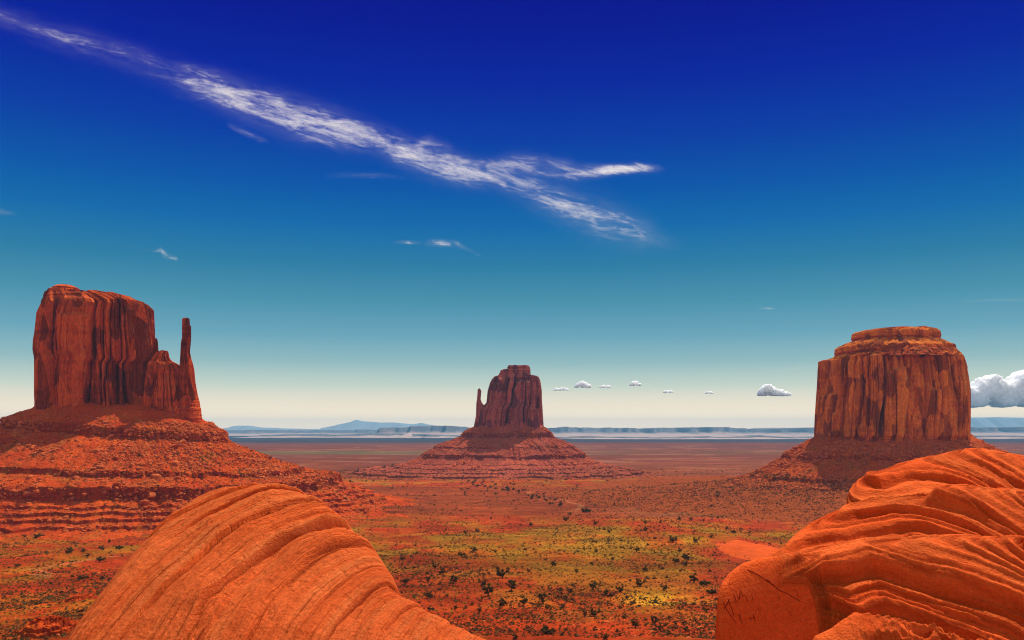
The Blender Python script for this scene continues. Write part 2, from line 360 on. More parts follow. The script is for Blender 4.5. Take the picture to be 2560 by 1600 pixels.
def far_ridge(name, label, pts, D, depth, mat, seed, rough=6.0, foot=-106.0, apron=1.0, n=520, cliff=True):
    """a ridge or mesa: pts are (photo column, photo row) of its skyline at distance D"""
    pts = np.array(pts, float); px = np.linspace(pts[0, 0], pts[-1, 0], n)
    zt = (HZ - np.interp(px, pts[:, 0], pts[:, 1])) / F * D
    zt = zt + (fbm(px / 34, np.zeros(n), 0, 4, seed, 0.55) - 0.5) * rough * 2
    X = (px - 1280) / F * D
    ends = np.minimum(sst(0, 0.03, np.linspace(0, 1, n)), sst(0, 0.03, 1 - np.linspace(0, 1, n)))
    zt = foot + (zt - foot) * ends
    wig = (fbm(px / 40, np.zeros(n), 3, 3, seed + 3, 0.5) - 0.5) * 2
    prof = [(-1.0 * apron, 0.0, 0.1), (-0.7 * apron, 0.1, 0.15), (-0.42 * apron, 0.26, 0.2), (-0.22 * apron, 0.36, 0.35), (-0.12 * apron, 0.46, 0.5), (-0.06 * apron, 0.6, 0.6), (-0.03 * apron, 0.96, 0.62), (0.0, 1.0, 0.8), (0.6, 0.98, 0.85), (1.3, 0.4, 0.4), (1.8, 0.0, 0.1)]
    if not cliff: prof = [(-1.6, 0.0, 0.3), (-1.2, 0.2, 0.3), (-0.8, 0.45, 0.3), (-0.4, 0.75, 0.3), (-0.15, 0.93, 0.3), (0.0, 1.0, 0.3), (0.4, 0.85, 0.3), (1.0, 0.4, 0.3), (1.5, 0.0, 0.3)]
    rows, bands = [], []
    for k, (d, h, bd) in enumerate(prof):
        w = wig * depth * (0.45 if 0 < k < 8 else 0.1) * (1 + 0.3 * k / 8)
        zz = foot + (zt - foot) * h
        rows.append(np.stack([X, D + d * depth + w, zz], -1)); bands.append(np.full(n, bd))
    V = np.stack(rows, 0); Bd = np.stack(bands, 0)
    o = mesh_np(name, V, grid_faces(len(prof), n), mat, loc=(0, D, foot), smooth=True, attrs={'band': ('FLOAT', Bd)})
    tag(o, label, kind='structure'); return o
far_ridge('mountains', 'pale blue pointed mountain on the horizon left of the middle butte', [(800, 1072), (840, 1064), (880, 1055), (893, 1049), (905, 1053), (950, 1056), (985, 1056), (1030, 1060), (1050, 1057), (1085, 1063), (1120, 1070), (1140, 1075)], 22500, 800, M_FAR_HAZY, 3, 8, cliff=False)
far_ridge('mountains', 'low pale blue hill on the horizon beside the butte with the long slope', [(540, 1074), (575, 1068), (600, 1064), (630, 1064), (655, 1069), (720, 1071), (800, 1073)], 22000, 800, M_FAR_HAZY, 5, 6, cliff=False)
far_ridge('mountains', 'pale blue mountain range behind the broad butte at the frame edge', [(2330, 1060), (2420, 1044), (2500, 1043), (2560, 1044), (2700, 1052), (2900, 1070)], 22500, 800, M_FAR_HAZY, 7, 6, cliff=False)
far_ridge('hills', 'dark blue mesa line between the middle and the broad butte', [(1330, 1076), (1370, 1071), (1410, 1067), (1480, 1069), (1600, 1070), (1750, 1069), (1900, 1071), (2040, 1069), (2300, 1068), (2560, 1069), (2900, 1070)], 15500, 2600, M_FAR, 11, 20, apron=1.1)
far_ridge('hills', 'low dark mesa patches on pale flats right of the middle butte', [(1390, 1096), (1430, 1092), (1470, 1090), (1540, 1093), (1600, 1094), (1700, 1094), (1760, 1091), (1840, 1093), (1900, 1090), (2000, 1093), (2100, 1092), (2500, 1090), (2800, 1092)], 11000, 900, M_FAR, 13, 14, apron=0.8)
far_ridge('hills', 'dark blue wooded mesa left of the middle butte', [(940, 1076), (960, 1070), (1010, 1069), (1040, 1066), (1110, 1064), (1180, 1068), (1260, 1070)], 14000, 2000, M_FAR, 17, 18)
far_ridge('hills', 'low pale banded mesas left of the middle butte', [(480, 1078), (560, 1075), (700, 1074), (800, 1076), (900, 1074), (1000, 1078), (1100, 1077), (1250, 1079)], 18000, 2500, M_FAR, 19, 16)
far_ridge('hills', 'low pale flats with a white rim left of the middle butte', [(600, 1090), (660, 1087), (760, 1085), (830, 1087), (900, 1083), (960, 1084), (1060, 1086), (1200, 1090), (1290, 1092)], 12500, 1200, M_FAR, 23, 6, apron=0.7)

# ------------------------------------------------------------------ buttes
def buttress(s, z, w, amp, seed, z0, z1):
    """vertical columns of random width and reach, split by cracks; some flakes stop short of the top"""
    q = s / w + 0.9 * (fbm(s / w * 0.6, z / (w * 6.0), 0, 3, seed) - 0.5) + 0.5 * (fbm(z / (w * 3), s / (w * 8), 0, 2, seed + 8) - 0.5)
    i = np.floor(q); f = q - i
    f = np.clip(f + 0.35 * (h1(i, seed + 1) - 0.5) * np.sin(np.pi * f), 0, 1)
    eb = np.minimum(f, 1 - f); prof = 1 - np.abs(2 * f - 1) ** 7 - 1.3 * np.exp(-(eb / 0.045) ** 2) * (h1(i, seed + 6) > 0.3)
    tiltf = (f - 0.5) * (h1(i, seed + 7) - 0.5) * 2.6
    d = prof * (0.35 + 0.4 * h1(i, seed + 2)) + (h1(i, seed + 3) - 0.5) * 0.9 + tiltf
    zt = z0 + (z1 - z0) * (0.15 + 0.85 * h1(i, seed + 4)) + (fbm(s / 6, 0 * s, 0, 2, seed) - 0.5) * 8
    d = d + (h1(i, seed + 5) > 0.4) * 0.8 * sst(0, 5, zt - z)
    return amp * (d - 0.55)

def column(name, mat, parent, loc, levels, Yc, kdepth, seed, n_exp=2.6, nth=900, nzz=320, amps=((24, 4.0), (9, 2.0), (3.4, 0.9)), base_bands=0.12, cap_bands=0.0, y_off=0.0, rough=1.3, band_amp=1.6, jit=2.0):
    """closed rock body whose side outline follows levels = (row, left column, right column) read at distance Yc"""
    lv = np.array(levels, float); zz = (HZ - lv[:, 0]) * Yc / F; L = (lv[:, 1] - 1280) / F * Yc; Rr = (lv[:, 2] - 1280) / F * Yc
    o = np.argsort(zz); zz, L, Rr = zz[o], L[o], Rr[o]
    ztop, zbot = zz[-1], zz[0]
    z = np.linspace(ztop, zbot, nzz)
    l = np.interp(z, zz, L); r = np.interp(z, zz, Rr)
    a = (r - l) / 2; cx = (r + l) / 2; amax = a.max(); b = a * kdepth
    th = np.linspace(math.pi / 2, math.pi / 2 + 2 * math.pi, nth, endpoint=False)
    TH, Z = np.meshgrid(th, z)
    zj = np.clip(Z + (fbm(np.cos(TH) * amax / 9, np.sin(TH) * amax / 9, 0, 4, seed + 21) - 0.5) * 2 * jit, zbot, ztop)
    lj, rj = np.interp(zj, zz, L), np.interp(zj, zz, Rr); A_ = (rj - lj) / 2; CX = (rj + lj) / 2; B_ = A_ * kdepth
    c, s = np.cos(TH), np.sin(TH); e = 2.0 / n_exp
    X = CX + A_ * np.sign(c) * np.abs(c) ** e; Y = Yc + y_off + B_ * np.sign(s) * np.abs(s) ** e
    arc = TH * amax * (1 + kdepth) / 2 * 1.12
    d = np.zeros_like(X)
    for k, (w, am) in enumerate(amps): d = d + buttress(arc, Z, w, am, seed + 40 * k, zbot, ztop)
    d = d + (fbm(X / 5, Y / 5, Z / 9, 4, seed + 7) - 0.5) * 2 * rough
    hh = (Z - zbot) / (ztop - zbot)
    bandn = (fbm(Z / 2.2, arc / 60, 0, 3, seed + 9, 0.7) - 0.5) * 2
    mb = (1 - sst(base_bands * 0.7, base_bands * 1.3, hh)) if base_bands else 0
    mc = sst(1 - cap_bands * 1.3, 1 - cap_bands * 0.7, hh) if cap_bands else 0
    d = 1.35 * d * (1 - 0.65 * np.maximum(mb, mc)) + bandn * band_amp * np.maximum(mb, mc) + bandn * 0.25
    d = d - d.mean(); d = np.where(d > 0, 9.0 * np.tanh(d / 9.0), d); d = np.clip(d, -0.3 * amax, amax * 0.2) * np.clip(A_ / (0.35 * amax), 0.15, 1)
    X = X + d * c; Y = Y + d * s
    Lp, Rp = np.interp(z, zz, lv[o, 1]), np.interp(z, zz, lv[o, 2]); ker = np.hanning(21); ker /= ker.sum(); sm = lambda q: np.convolve(np.pad(q, 10, mode='edge'), ker, 'valid')
    for it in range(3):                                  # keep the outline at its surveyed width after adding relief
        pp = X / Y * F + 1280; lo, hi = sm(pp.min(1)), sm(pp.max(1)); kx = (sm(Rp) - sm(Lp)) / np.maximum(hi - lo, 1)
        m0 = X.mean(1, keepdims=True); X = m0 + (X - m0) * kx[:, None]
        pp = X / Y * F + 1280; X = X + ((sm(Rp) + sm(Lp) - sm(pp.min(1)) - sm(pp.max(1))) / 2 * Yc / F)[:, None]
    Zj = Z + sst(0.9, 1.0, hh) * (fbm(X / 7, Y / 7, 0, 3, seed + 11) - 0.5) * 3.0
    V = [np.stack([X, Y, Zj], -1)]
    for k, f in enumerate(np.linspace(0.93, 0.0, 16)):
        xm = X[0].mean(); Xc = xm + (X[0] - xm) * f; Yr = Yc + y_off + (Y[0] - Yc - y_off) * f
        Zc = Zj[0] * f + ztop * (1 - f) + (fbm(Xc / 8, Yr / 8, 0, 4, seed + 13) - 0.4) * 3.0 * (1 - f ** 4)
        V.insert(0, np.stack([Xc, Yr, Zc], -1)[None])
    V = np.concatenate(V, 0)
    return mesh_np(name, V, grid_faces(V.shape[0], nth, True)[:, ::-1], mat, parent, loc, smooth=False)

def talus(name, mat, parent, loc, cxy, ab, profile, seed, dscale, tilt=0.0, rows=420, cols=1000, rough=1.0, ledge_keep=(0.3, 0.5), power=2.4, brush=(1e6, 2e6)):
    """slope of loose debris with ledges of harder rock: profile = (distance from the cliff foot, height)"""
    pf = np.array(profile, float); dd = np.hypot(np.diff(pf[:, 0]), np.diff(pf[:, 1]) * 2.2); arc = np.concatenate([[0], np.cumsum(dd)])
    u = np.linspace(0, arc[-1], rows); d = np.interp(u, arc, pf[:, 0]); zl = np.interp(u, arc, pf[:, 1])
    dg = np.linspace(pf[0, 0], pf[-1, 0], 800); zg = np.interp(dg, pf[:, 0], pf[:, 1])
    ker = np.exp(-np.linspace(-2, 2, 121) ** 2); ker /= ker.sum()
    zs = np.interp(d, dg, np.convolve(np.pad(zg, 60, mode='edge'), ker, 'valid'))
    th = np.linspace(math.pi / 2, 2.5 * math.pi, cols, endpoint=False)
    TH, D = np.meshgrid(th, d); ZL = np.broadcast_to(zl[:, None], TH.shape); ZS = np.broadcast_to(zs[:, None], TH.shape)
    ds = np.interp((TH % (2 * math.pi)), [0, math.pi / 2, math.pi, 1.5 * math.pi, 2 * math.pi], [dscale[0], dscale[1], dscale[2], dscale[3], dscale[0]])
    c, s = np.cos(TH), np.sin(TH); R0 = (ab[0] + ab[1]) / 2; S = TH * (R0 + D * 0.6)
    st = np.abs(np.gradient(zl, u)) / (np.abs(np.gradient(d, u)) + 1e-6); st = np.convolve(np.pad(sst(1.2, 2.5, st), 4, mode='edge'), np.ones(9) / 9, 'valid'); slope_only = (1 - 0.85 * st)[:, None]
    wob = (fbm(np.cos(TH) * 9, np.sin(TH) * 9, D / 260, 4, seed) - 0.5)
    wob2 = (fbm(np.cos(TH) * 30, np.sin(TH) * 30, D / 120, 4, seed + 3) - 0.5)
    Dw = D * ds * (1 + 0.22 * wob) + wob2 * 12 * sst(0, 40, D)
    e = 2.0 / power
    X = cxy[0] + (ab[0] + Dw) * np.sign(c) * np.abs(c) ** e; Y = cxy[1] + (ab[1] + Dw) * np.sign(s) * np.abs(s) ** e
    keep = sst(ledge_keep[0], ledge_keep[1], fbm(np.cos(TH) * 7, np.sin(TH) * 7, ZL / 14, 4, seed + 5))
    Z = ZL * keep + ZS * (1 - keep)
    fade = sst(0, 12, D)
    gul = np.abs(fbm(np.cos(TH) * 7, np.sin(TH) * 7, D / 70, 5, seed + 6, 0.6) - 0.5)
    Z = Z + fade * slope_only * ((gul - 0.12) * 13 * (1 - sst(pf[-1, 0] * 0.6, pf[-1, 0], D)) + (fbm(X / 18, Y / 18, Z / 18, 5, seed + 7, 0.65) - 0.5) * 5.5 * rough + (fbm(X / 4, Y / 4, Z / 4, 3, seed + 8) - 0.5) * 2.0 * rough)
    Z = Z - tilt * (X - cxy[0]) * (1 - sst(60, 200, D))
    V = np.stack([X, Y, Z], -1)
    o = mesh_np(name, V, grid_faces(rows, cols, True)[:, ::-1], mat, parent, loc, smooth=False, attrs={'cover': ('FLOAT', sst(brush[0], brush[1], D + 70 * (fbm(X / 60, Y / 60, 0, 4, seed + 9) - 0.5)))})
    return o, V, D

def stone_mesh(name, seed, sub=2):
    rnd = random.Random(seed); bm = bmesh.new(); bmesh.ops.create_icosphere(bm, subdivisions=sub, radius=1)
    sq = Vector((1, rnd.uniform(0.7, 0.95), rnd.uniform(0.55, 0.8)))
    planes = [(Vector((rnd.gauss(0, 1), rnd.gauss(0, 1), rnd.gauss(0, 1))).normalized(), rnd.uniform(0.5, 0.8)) for _ in range(9)]
    for v in bm.verts:
        for n_, d_ in planes:
            q = v.co.dot(n_)
            if q > d_: v.co -= n_ * (q - d_)
        v.co = Vector((v.co.x * sq.x, v.co.y * sq.y, v.co.z * sq.z))
    me = bpy.data.meshes.new(name); bm.to_mesh(me); bm.free(); me.materials.append(M_RUB); return me
STONES = [stone_mesh('fallen_boulder', 100 + k) for k in range(6)]
def stone_arrays(seed):
    me = stone_mesh('stone', seed, 1)
    v = np.zeros(len(me.vertices) * 3); me.vertices.foreach_get('co', v)
    f = np.array([p.vertices[:] for p in me.polygons]); bpy.data.meshes.remove(me)
    return v.reshape(-1, 3), f
STONE_A = [stone_arrays(200 + k) for k in range(5)]
def scatter(name, pos, size, shapes, mat, rs, label, sink=0.15, attrs=None, cat=None):
    """one mesh of many small pieces nobody could count"""
    Vs, Fs, off, tint = [], [], 0, []
    pick = rs.integers(0, len(shapes), len(pos)); rot = rs.uniform(0, 2 * math.pi, len(pos))
    for k, (v, f) in enumerate(shapes):
        m = np.nonzero(pick == k)[0]
        if not len(m): continue
        c, s = np.cos(rot[m]), np.sin(rot[m]); sz = size[m][:, None]
        x = (v[None, :, 0] * c[:, None] - v[None, :, 1] * s[:, None]) * sz + pos[m, 0:1]
        y = (v[None, :, 0] * s[:, None] + v[None, :, 1] * c[:, None]) * sz + pos[m, 1:2]
        z = v[None, :, 2] * sz + pos[m, 2:3] - sink * sz
        Vs.append(np.stack([x, y, z], -1).reshape(-1, 3))
        Fs.append((f[None] + (off + np.arange(len(m)) * len(v))[:, None, None]).reshape(-1, f.shape[1])); off += len(m) * len(v)
        if attrs is not None: tint.append(np.repeat(attrs[m], len(v), 0))
    at = {'tint': ('FLOAT_COLOR', np.concatenate(tint))} if attrs is not None else None
    o = mesh_np(name, np.concatenate(Vs), np.concatenate(Fs), mat, smooth=False, attrs=at)
    tag(o, label, kind='stuff'); return o
def litter(V, D, n_stuff, n_big, dmin, dmax, size, big, seed, where, rightness=0.0, front_y=None):
    rs = np.random.default_rng(seed)
    flat = V.reshape(-1, 3); Df = D.reshape(-1)
    px = flat[:, 0] / flat[:, 1] * F + 1280
    ok = np.nonzero((Df > dmin) & (Df < dmax) & (flat[:, 1] < front_y) & (px > -60) & (px < 2620))[0]
    wgt = sst(0.42, 0.62, fbm(flat[ok, 0] / 35, flat[ok, 1] / 35, flat[ok, 2] / 35, 3, seed)) + 0.08
    wgt = wgt / wgt.sum()
    k = rs.choice(ok, n_stuff, p=wgt); sz = size * np.exp(rs.normal(-0.15, 0.5, n_stuff))
    scatter('rubble', flat[k] + rs.normal(0, 0.8, (n_stuff, 3)) * [1, 1, 0], sz, STONE_A, M_RUB, rs, f'loose stone rubble strewn over the slope of the {where}')
    k = rs.choice(ok, n_big, p=wgt)
    for q in k:
        p = flat[q]; s = big * math.exp(rs.normal(0, 0.32))
        o = bpy.data.objects.new('fallen_boulder', STONES[int(rs.integers(6))]); COL.objects.link(o)
        o.location = (p[0], p[1], p[2] + 0.1 * s); o.scale = (s * rs.uniform(0.8, 1.3), s * rs.uniform(0.8, 1.3), s * rs.uniform(0.7, 1.1)); o.rotation_euler = (rs.uniform(-0.4, 0.4), rs.uniform(-0.4, 0.4), rs.uniform(0, 6.28))
        tag(o, f'reddish angular boulder fallen on the slope of the {where}', 'boulder', f'boulders on the slope of the {where}')

def apron_points(V, D, n, dmin, dmax, seed, front_y):
    flat = V.reshape(-1, 3); Df = D.reshape(-1); px = flat[:, 0] / flat[:, 1] * F + 1280
    ok = np.nonzero((Df > dmin) & (Df < dmax) & (flat[:, 1] < front_y) & (px > -60) & (px < 2620) & (flat[:, 2] > ground_z(flat[:, 0], flat[:, 1])))[0]
    r_ = np.random.default_rng(seed); return flat[r_.choice(ok, n)] + r_.normal(0, 1.0, (n, 3)) * [1, 1, 0]
APRON = []
# --- west butte with its thumb
YW = 1100.0
loc = (-491.0, YW, -95.0)
west = tag(empty('rock_butte', loc), 'tall dark red butte with a thin stone finger on its right side', 'butte')
main = [(733, 114, 300), (736, 111, 308), (742, 109, 333), (750, 107, 352), (757, 104, 376), (766, 102, 385), (790, 91, 386), (836, 86, 388), (858, 82, 389), (880, 81, 390), (902, 85, 391), (958, 85, 394), (986, 85, 398), (1010, 86, 402), (1060, 82, 410)]
column('tower', M_WEST, west, loc, main, YW, 0.62, 11, 3.0, 1100, 360, ((52, 9.0), (21, 5.0), (7, 1.6), (3, 0.5)), 0.10, 0.07)
column('caprock', M_WEST, west, loc, [(713, 150, 168), (716, 140, 184), (722, 130, 199), (728, 120, 202), (734, 116, 203), (745, 114, 204)], YW, 0.9, 12, 2.4, 300, 60, ((14, 2.2), (5, 1.2)), 0.5, 0.5, y_off=-6, band_amp=2.2, jit=1.0)
column('shoulder', M_WEST, west, loc, [(880, 402, 420), (886, 390, 422), (897, 380, 424), (905, 372, 432), (911, 366, 446), (930, 364, 456), (980, 360, 466), (1020, 356, 474), (1065, 350, 484)], YW, 0.75, 13, 2.6, 500, 220, ((16, 3.5), (7, 2.0), (3, 0.8)), 0.25, 0.0, y_off=-14)
column('shoulder_pinnacle', M_WEST, west, loc, [(848, 388, 393), (858, 384, 395), (885, 380, 397), (905, 376, 402)], YW, 1.0, 15, 2.6, 120, 80, ((5, 0.8), (2, 0.4)), 0, 0, y_off=-8, rough=0.4, jit=0.3)
column('thumb_spire', M_WEST, west, loc, [(798, 457, 473), (800, 455.5, 474), (815, 455, 475), (818, 455, 478), (846, 455, 478), (860, 452, 477), (882, 451, 475), (900, 450, 479), (912, 449, 483), (926, 446, 486), (958, 443, 489), (990, 440, 495), (1000, 438, 498), (1025, 436, 503), (1044, 434, 505), (1062, 430, 507)], YW, 1.0, 14, 2.8, 420, 300, ((9, 1.0), (4, 0.8), (2, 0.4)), 0.22, 0.0, y_off=-10, rough=0.7, jit=0.3)
tp = [(-30, 34), (-6, 26), (0, 20), (14, 12), (27, 6.5), (30, -5), (60, -15), (95, -29), (124, -39.5), (127, -46), (150, -50), (172, -55), (175.5, -68), (190, -73), (191.5, -76), (203, -78), (204.5, -81.5), (214, -83), (215.5, -86.5), (228, -89), (230, -92), (262, -97), (330, -104), (420, -112)]
o, TV, TD = talus('talus_slope', M_TAL_W, west, loc, (-487, YW), (100, 62), tp, 31, (0.92, 1.0, 1.0, 1.0), tilt=0.07, rows=520, cols=1300, ledge_keep=(0.12, 0.36))
APRON.append(apron_points(TV, TD, 9000, 60, 330, 61, YW + 60))
litter(TV, TD, 18000, 120, 8, 235, 1.5, 3.8, 51, 'tall butte', front_y=YW + 40)

# --- middle butte
YE = 2080.0
loc = (-5.0, YE, -100.0)
east = tag(empty('rock_butte', loc), 'purplish middle butte with a small finger on its left side and steps on top', 'butte')
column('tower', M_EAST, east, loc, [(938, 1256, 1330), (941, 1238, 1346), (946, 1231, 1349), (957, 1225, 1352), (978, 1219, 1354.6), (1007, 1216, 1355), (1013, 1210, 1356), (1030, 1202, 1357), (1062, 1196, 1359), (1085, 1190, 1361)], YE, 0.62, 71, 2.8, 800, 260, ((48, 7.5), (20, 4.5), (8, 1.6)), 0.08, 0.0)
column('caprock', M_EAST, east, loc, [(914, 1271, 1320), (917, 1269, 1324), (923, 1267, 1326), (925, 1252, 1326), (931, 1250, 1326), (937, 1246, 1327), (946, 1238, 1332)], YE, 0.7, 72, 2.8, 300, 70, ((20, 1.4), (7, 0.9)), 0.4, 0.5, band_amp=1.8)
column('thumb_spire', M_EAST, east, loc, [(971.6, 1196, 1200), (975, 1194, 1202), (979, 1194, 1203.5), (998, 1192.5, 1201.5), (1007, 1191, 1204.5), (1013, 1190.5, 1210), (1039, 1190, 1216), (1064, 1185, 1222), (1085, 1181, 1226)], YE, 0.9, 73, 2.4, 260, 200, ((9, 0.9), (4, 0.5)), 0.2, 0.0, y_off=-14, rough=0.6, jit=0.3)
tp = [(-40, 18), (-4, 16), (0, 12), (14, 2), (24, -5), (27, -17), (58, -30), (75, -37), (77, -41), (100, -54), (102, -63), (130, -74), (131.5, -76), (160, -82), (161.5, -84.5), (195, -88.5), (196.5, -91), (230, -94), (232, -98), (300, -105), (420, -116)]
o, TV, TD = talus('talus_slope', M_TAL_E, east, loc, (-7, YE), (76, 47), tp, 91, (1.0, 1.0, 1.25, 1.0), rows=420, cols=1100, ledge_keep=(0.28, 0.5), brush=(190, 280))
APRON.append(apron_points(TV, TD, 5000, 150, 330, 62, YE + 60))
litter(TV, TD, 6000, 60, 8, 180, 1.5, 3.6, 53, 'middle butte', front_y=YE + 40)

# --- broad butte on the right
YM = 1400.0
loc = (601.0, YM, -97.0)
merr = tag(empty('rock_butte', loc), 'broad orange butte with fluted walls and a flat stepped cap', 'butte')
column('tower', M_MERR, merr, loc, [(866, 2110, 2372), (874, 2098, 2386), (884, 2086, 2396), (892, 2076, 2404), (896, 2050, 2408), (898, 2046, 2410), (922, 2044, 2418), (945, 2043, 2422), (978, 2041, 2427), (1038, 2037, 2427), (1090, 2035, 2426), (1115, 2033, 2428)], YM, 0.72, 111, 2.9, 1200, 340, ((40, 8.0), (16, 6.5), (6.5, 2.8), (3, 0.8)), 0.10, 0.0, jit=8.0)
column('caprock', M_MERR, merr, loc, [(822.5, 2200, 2310), (826, 2150, 2340), (831, 2132, 2350), (834, 2129, 2352), (847, 2127, 2354), (849, 2134, 2348), (858, 2110, 2366), (868, 2089, 2388), (870, 2087, 2390), (882, 2085, 2391), (884, 2090, 2386), (896, 2076, 2402)], YM, 0.74, 112, 2.7, 800, 120, ((22, 2.2), (8, 1.4), (3, 0.7)), 0.3, 0.5, y_off=-3, band_amp=1.8, jit=4.5, rough=2.2)
column('cap_slope', M_TAL_M, merr, loc, [(823, 2240, 2284), (832, 2222, 2300), (840, 2200, 2322), (846, 2192, 2330), (860, 2150, 2352), (866, 2146, 2356), (880, 2110, 2384), (900, 2084, 2404)], YM, 0.94, 117, 2.2, 500, 120, ((12, 1.5), (5, 1.0)), 0, 0, rough=2.4, jit=3.0)
tp = [(-40, -2), (-5, -6), (0, -11), (26, -27), (44, -36), (46, -44), (66, -56), (92, -70), (96, -76), (108, -78), (128, -82), (130, -84.5), (200, -88), (280, -92.5), (380, -98), (470, -110)]
o, TV, TD = talus('talus_slope', M_TAL_M, merr, loc, (601, YM), (118, 85), tp, 131, (1.0, 1.0, 1.0, 1.0), rows=420, cols=1200, ledge_keep=(0.35, 0.55), brush=(80, 140))
APRON.append(apron_points(TV, TD, 22000, 85, 400, 63, YM + 60))
litter(TV, TD, 14000, 100, 6, 150, 1.6, 3.8, 57, 'broad butte', front_y=YM + 40)

# ------------------------------------------------------------------ foreground sandstone
def terrace(s, w, ease, nse):
    q = s / w + nse; i = np.floor(q); f = q - i
    return (sst(0.5 - ease, 0.5 + ease, f) - f) * w
def crest(pts):
    """(column, row, distance) of a crest line -> x, y, z arrays sorted by x"""
    p = np.array([P(a, b, c) for a, b, c in pts]); k = np.argsort(p[:, 0]); return p[k]
def mass(X, Y, pts, front, back, round_, smooth_n=0):
    p = crest(pts)
    xs = np.linspace(p[0, 0], p[-1, 0], 900); zc = np.interp(xs, p[:, 0], p[:, 2]); yc = np.interp(xs, p[:, 0], p[:, 1])
    if smooth_n:
        ker = np.hanning(smooth_n); ker /= ker.sum(); h = smooth_n // 2
        zc = np.convolve(np.pad(zc, h, mode='edge'), ker, 'valid')[:900]; yc = np.convolve(np.pad(yc, h, mode='edge'), ker, 'valid')[:900]
    ZC = np.interp(X, xs, zc); YC = np.interp(X, xs, yc)
    d = YC - Y
    fr = front(X) if callable(front) else front
    g = np.where(d > 0, fr * (np.sqrt(d * d + round_ ** 2) - round_), back * (np.sqrt(d * d + round_ ** 2) - round_))
    out = np.maximum(p[0, 0] + 0.45 * np.maximum(0, Y - p[0, 1]) * (p[0, 0] > 0) - X, 0) * 25 + np.maximum(X - p[-1, 0], 0) * 3
    return ZC - g - out

# --- left dome
def dome_z(X, Y, detail=True):
    pts = [(-180, 2100, 8.3), (60, 1800, 8.5), (125, 1700, 8.8), (190, 1600, 9.0), (260, 1500, 9.4), (330, 1402, 9.8), (400, 1322, 10.2), (450, 1276, 10.5), (500, 1243, 10.8), (570, 1219, 11), (640, 1212, 11), (690, 1212, 11), (735, 1224, 11), (800, 1252, 10.8), (860, 1292, 10.6), (900, 1338, 10.4), (940, 1380, 10.2), (975, 1430, 9.9), (1000, 1478, 9.7), (1035, 1508, 9.6), (1080, 1538, 9.4), (1140, 1565, 9.2), (1210, 1600, 9.0), (1320, 1660, 8.8), (1480, 1780, 8.6)]
    z = mass(X, Y, pts, 0.52, 1.7, 0.5, 9)
    d = np.maximum(0, 9.0 - Y); z = z - 0.10 * d * d
    yy = np.maximum(Y, 7.0); S = X - (0.12 * (yy - 8.5) + 0.17 * (yy - 8.5) * np.abs(yy - 8.5)) + 0.16 * (fbm(X * 0.5, Y * 0.5, z * 0.5, 3, 301) - 0.5)
    if detail:
        u = S
        big = fbm(u * 1.5, Y * 0.16, 0, 2, 302); m1 = sst(0.3, 0.7, fbm(X * 0.7, Y * 0.7, z, 3, 303))
        # beds that stand out one behind the other like leaves
        q = u / 0.55 + 0.8 * vn(u * 1.1, 0.2 * Y, 0, 306) + 0.10 * fbm(Y * 1.5, u * 2, 0, 3, 308); i = np.floor(q); f = q - i
        along = sst(0.3, 0.6, fbm(Y * 0.8 + i * 5.3, X * 0.3, 0, 3, 316))
        hh = (0.02 + 0.13 * h1(i, 310) ** 2) * (0.35 + 0.9 * along)
        z = z + hh * (np.where(f < 0.92, (np.minimum(f, 0.92) / 0.92) ** 0.8, 1 - sst(0.92, 1.0, f)) - 0.5)
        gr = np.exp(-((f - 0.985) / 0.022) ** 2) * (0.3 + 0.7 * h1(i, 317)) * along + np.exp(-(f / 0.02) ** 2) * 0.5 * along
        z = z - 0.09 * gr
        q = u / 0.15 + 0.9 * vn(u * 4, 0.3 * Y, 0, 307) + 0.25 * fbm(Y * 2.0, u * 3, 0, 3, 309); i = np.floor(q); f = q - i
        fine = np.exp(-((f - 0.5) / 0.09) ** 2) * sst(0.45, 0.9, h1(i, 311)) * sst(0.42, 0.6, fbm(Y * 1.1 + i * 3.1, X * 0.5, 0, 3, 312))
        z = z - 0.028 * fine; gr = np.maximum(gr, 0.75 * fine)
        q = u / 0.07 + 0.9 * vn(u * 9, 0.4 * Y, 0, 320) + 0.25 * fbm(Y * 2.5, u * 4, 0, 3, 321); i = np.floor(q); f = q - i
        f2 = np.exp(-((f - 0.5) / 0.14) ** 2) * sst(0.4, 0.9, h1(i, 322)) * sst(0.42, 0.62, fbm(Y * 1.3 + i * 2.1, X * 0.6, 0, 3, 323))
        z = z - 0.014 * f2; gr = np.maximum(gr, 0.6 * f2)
        # grooved belt on the left flank
        gb = np.exp(-((u + 3.0) / 0.26) ** 2)
        z = z - gb * (0.03 + 0.16 * fbm(u * 14, Y * 1.6, 0, 4, 313, 0.6)) 
        gb = np.exp(-((u + 0.55) / 0.35) ** 2) * 0.5 + np.exp(-((u + 1.7) / 0.2) ** 2) * 0.5
        z = z - gb * 0.12 * fbm(u * 16, Y * 1.4, 0, 4, 314, 0.6)
        z = z + (fbm(X * 1.3, Y * 1.3, 0, 4, 304) - 0.5) * 0.10 + (fbm(u * 22, Y * 1.5, 0, 3, 305) - 0.5) * 0.03 * sst(0.4, 0.65, fbm(X * 0.9, Y * 0.8, 2, 3, 318)) + (fbm(X * 8, Y * 8, 0, 4, 319, 0.65) - 0.5) * 0.03
        pit = fbm(X * 14, Y * 14, 0, 2, 315); z = z - 0.012 * sst(0.76, 0.86, pit)
    else: gr = 0 * z
    return z, S, gr
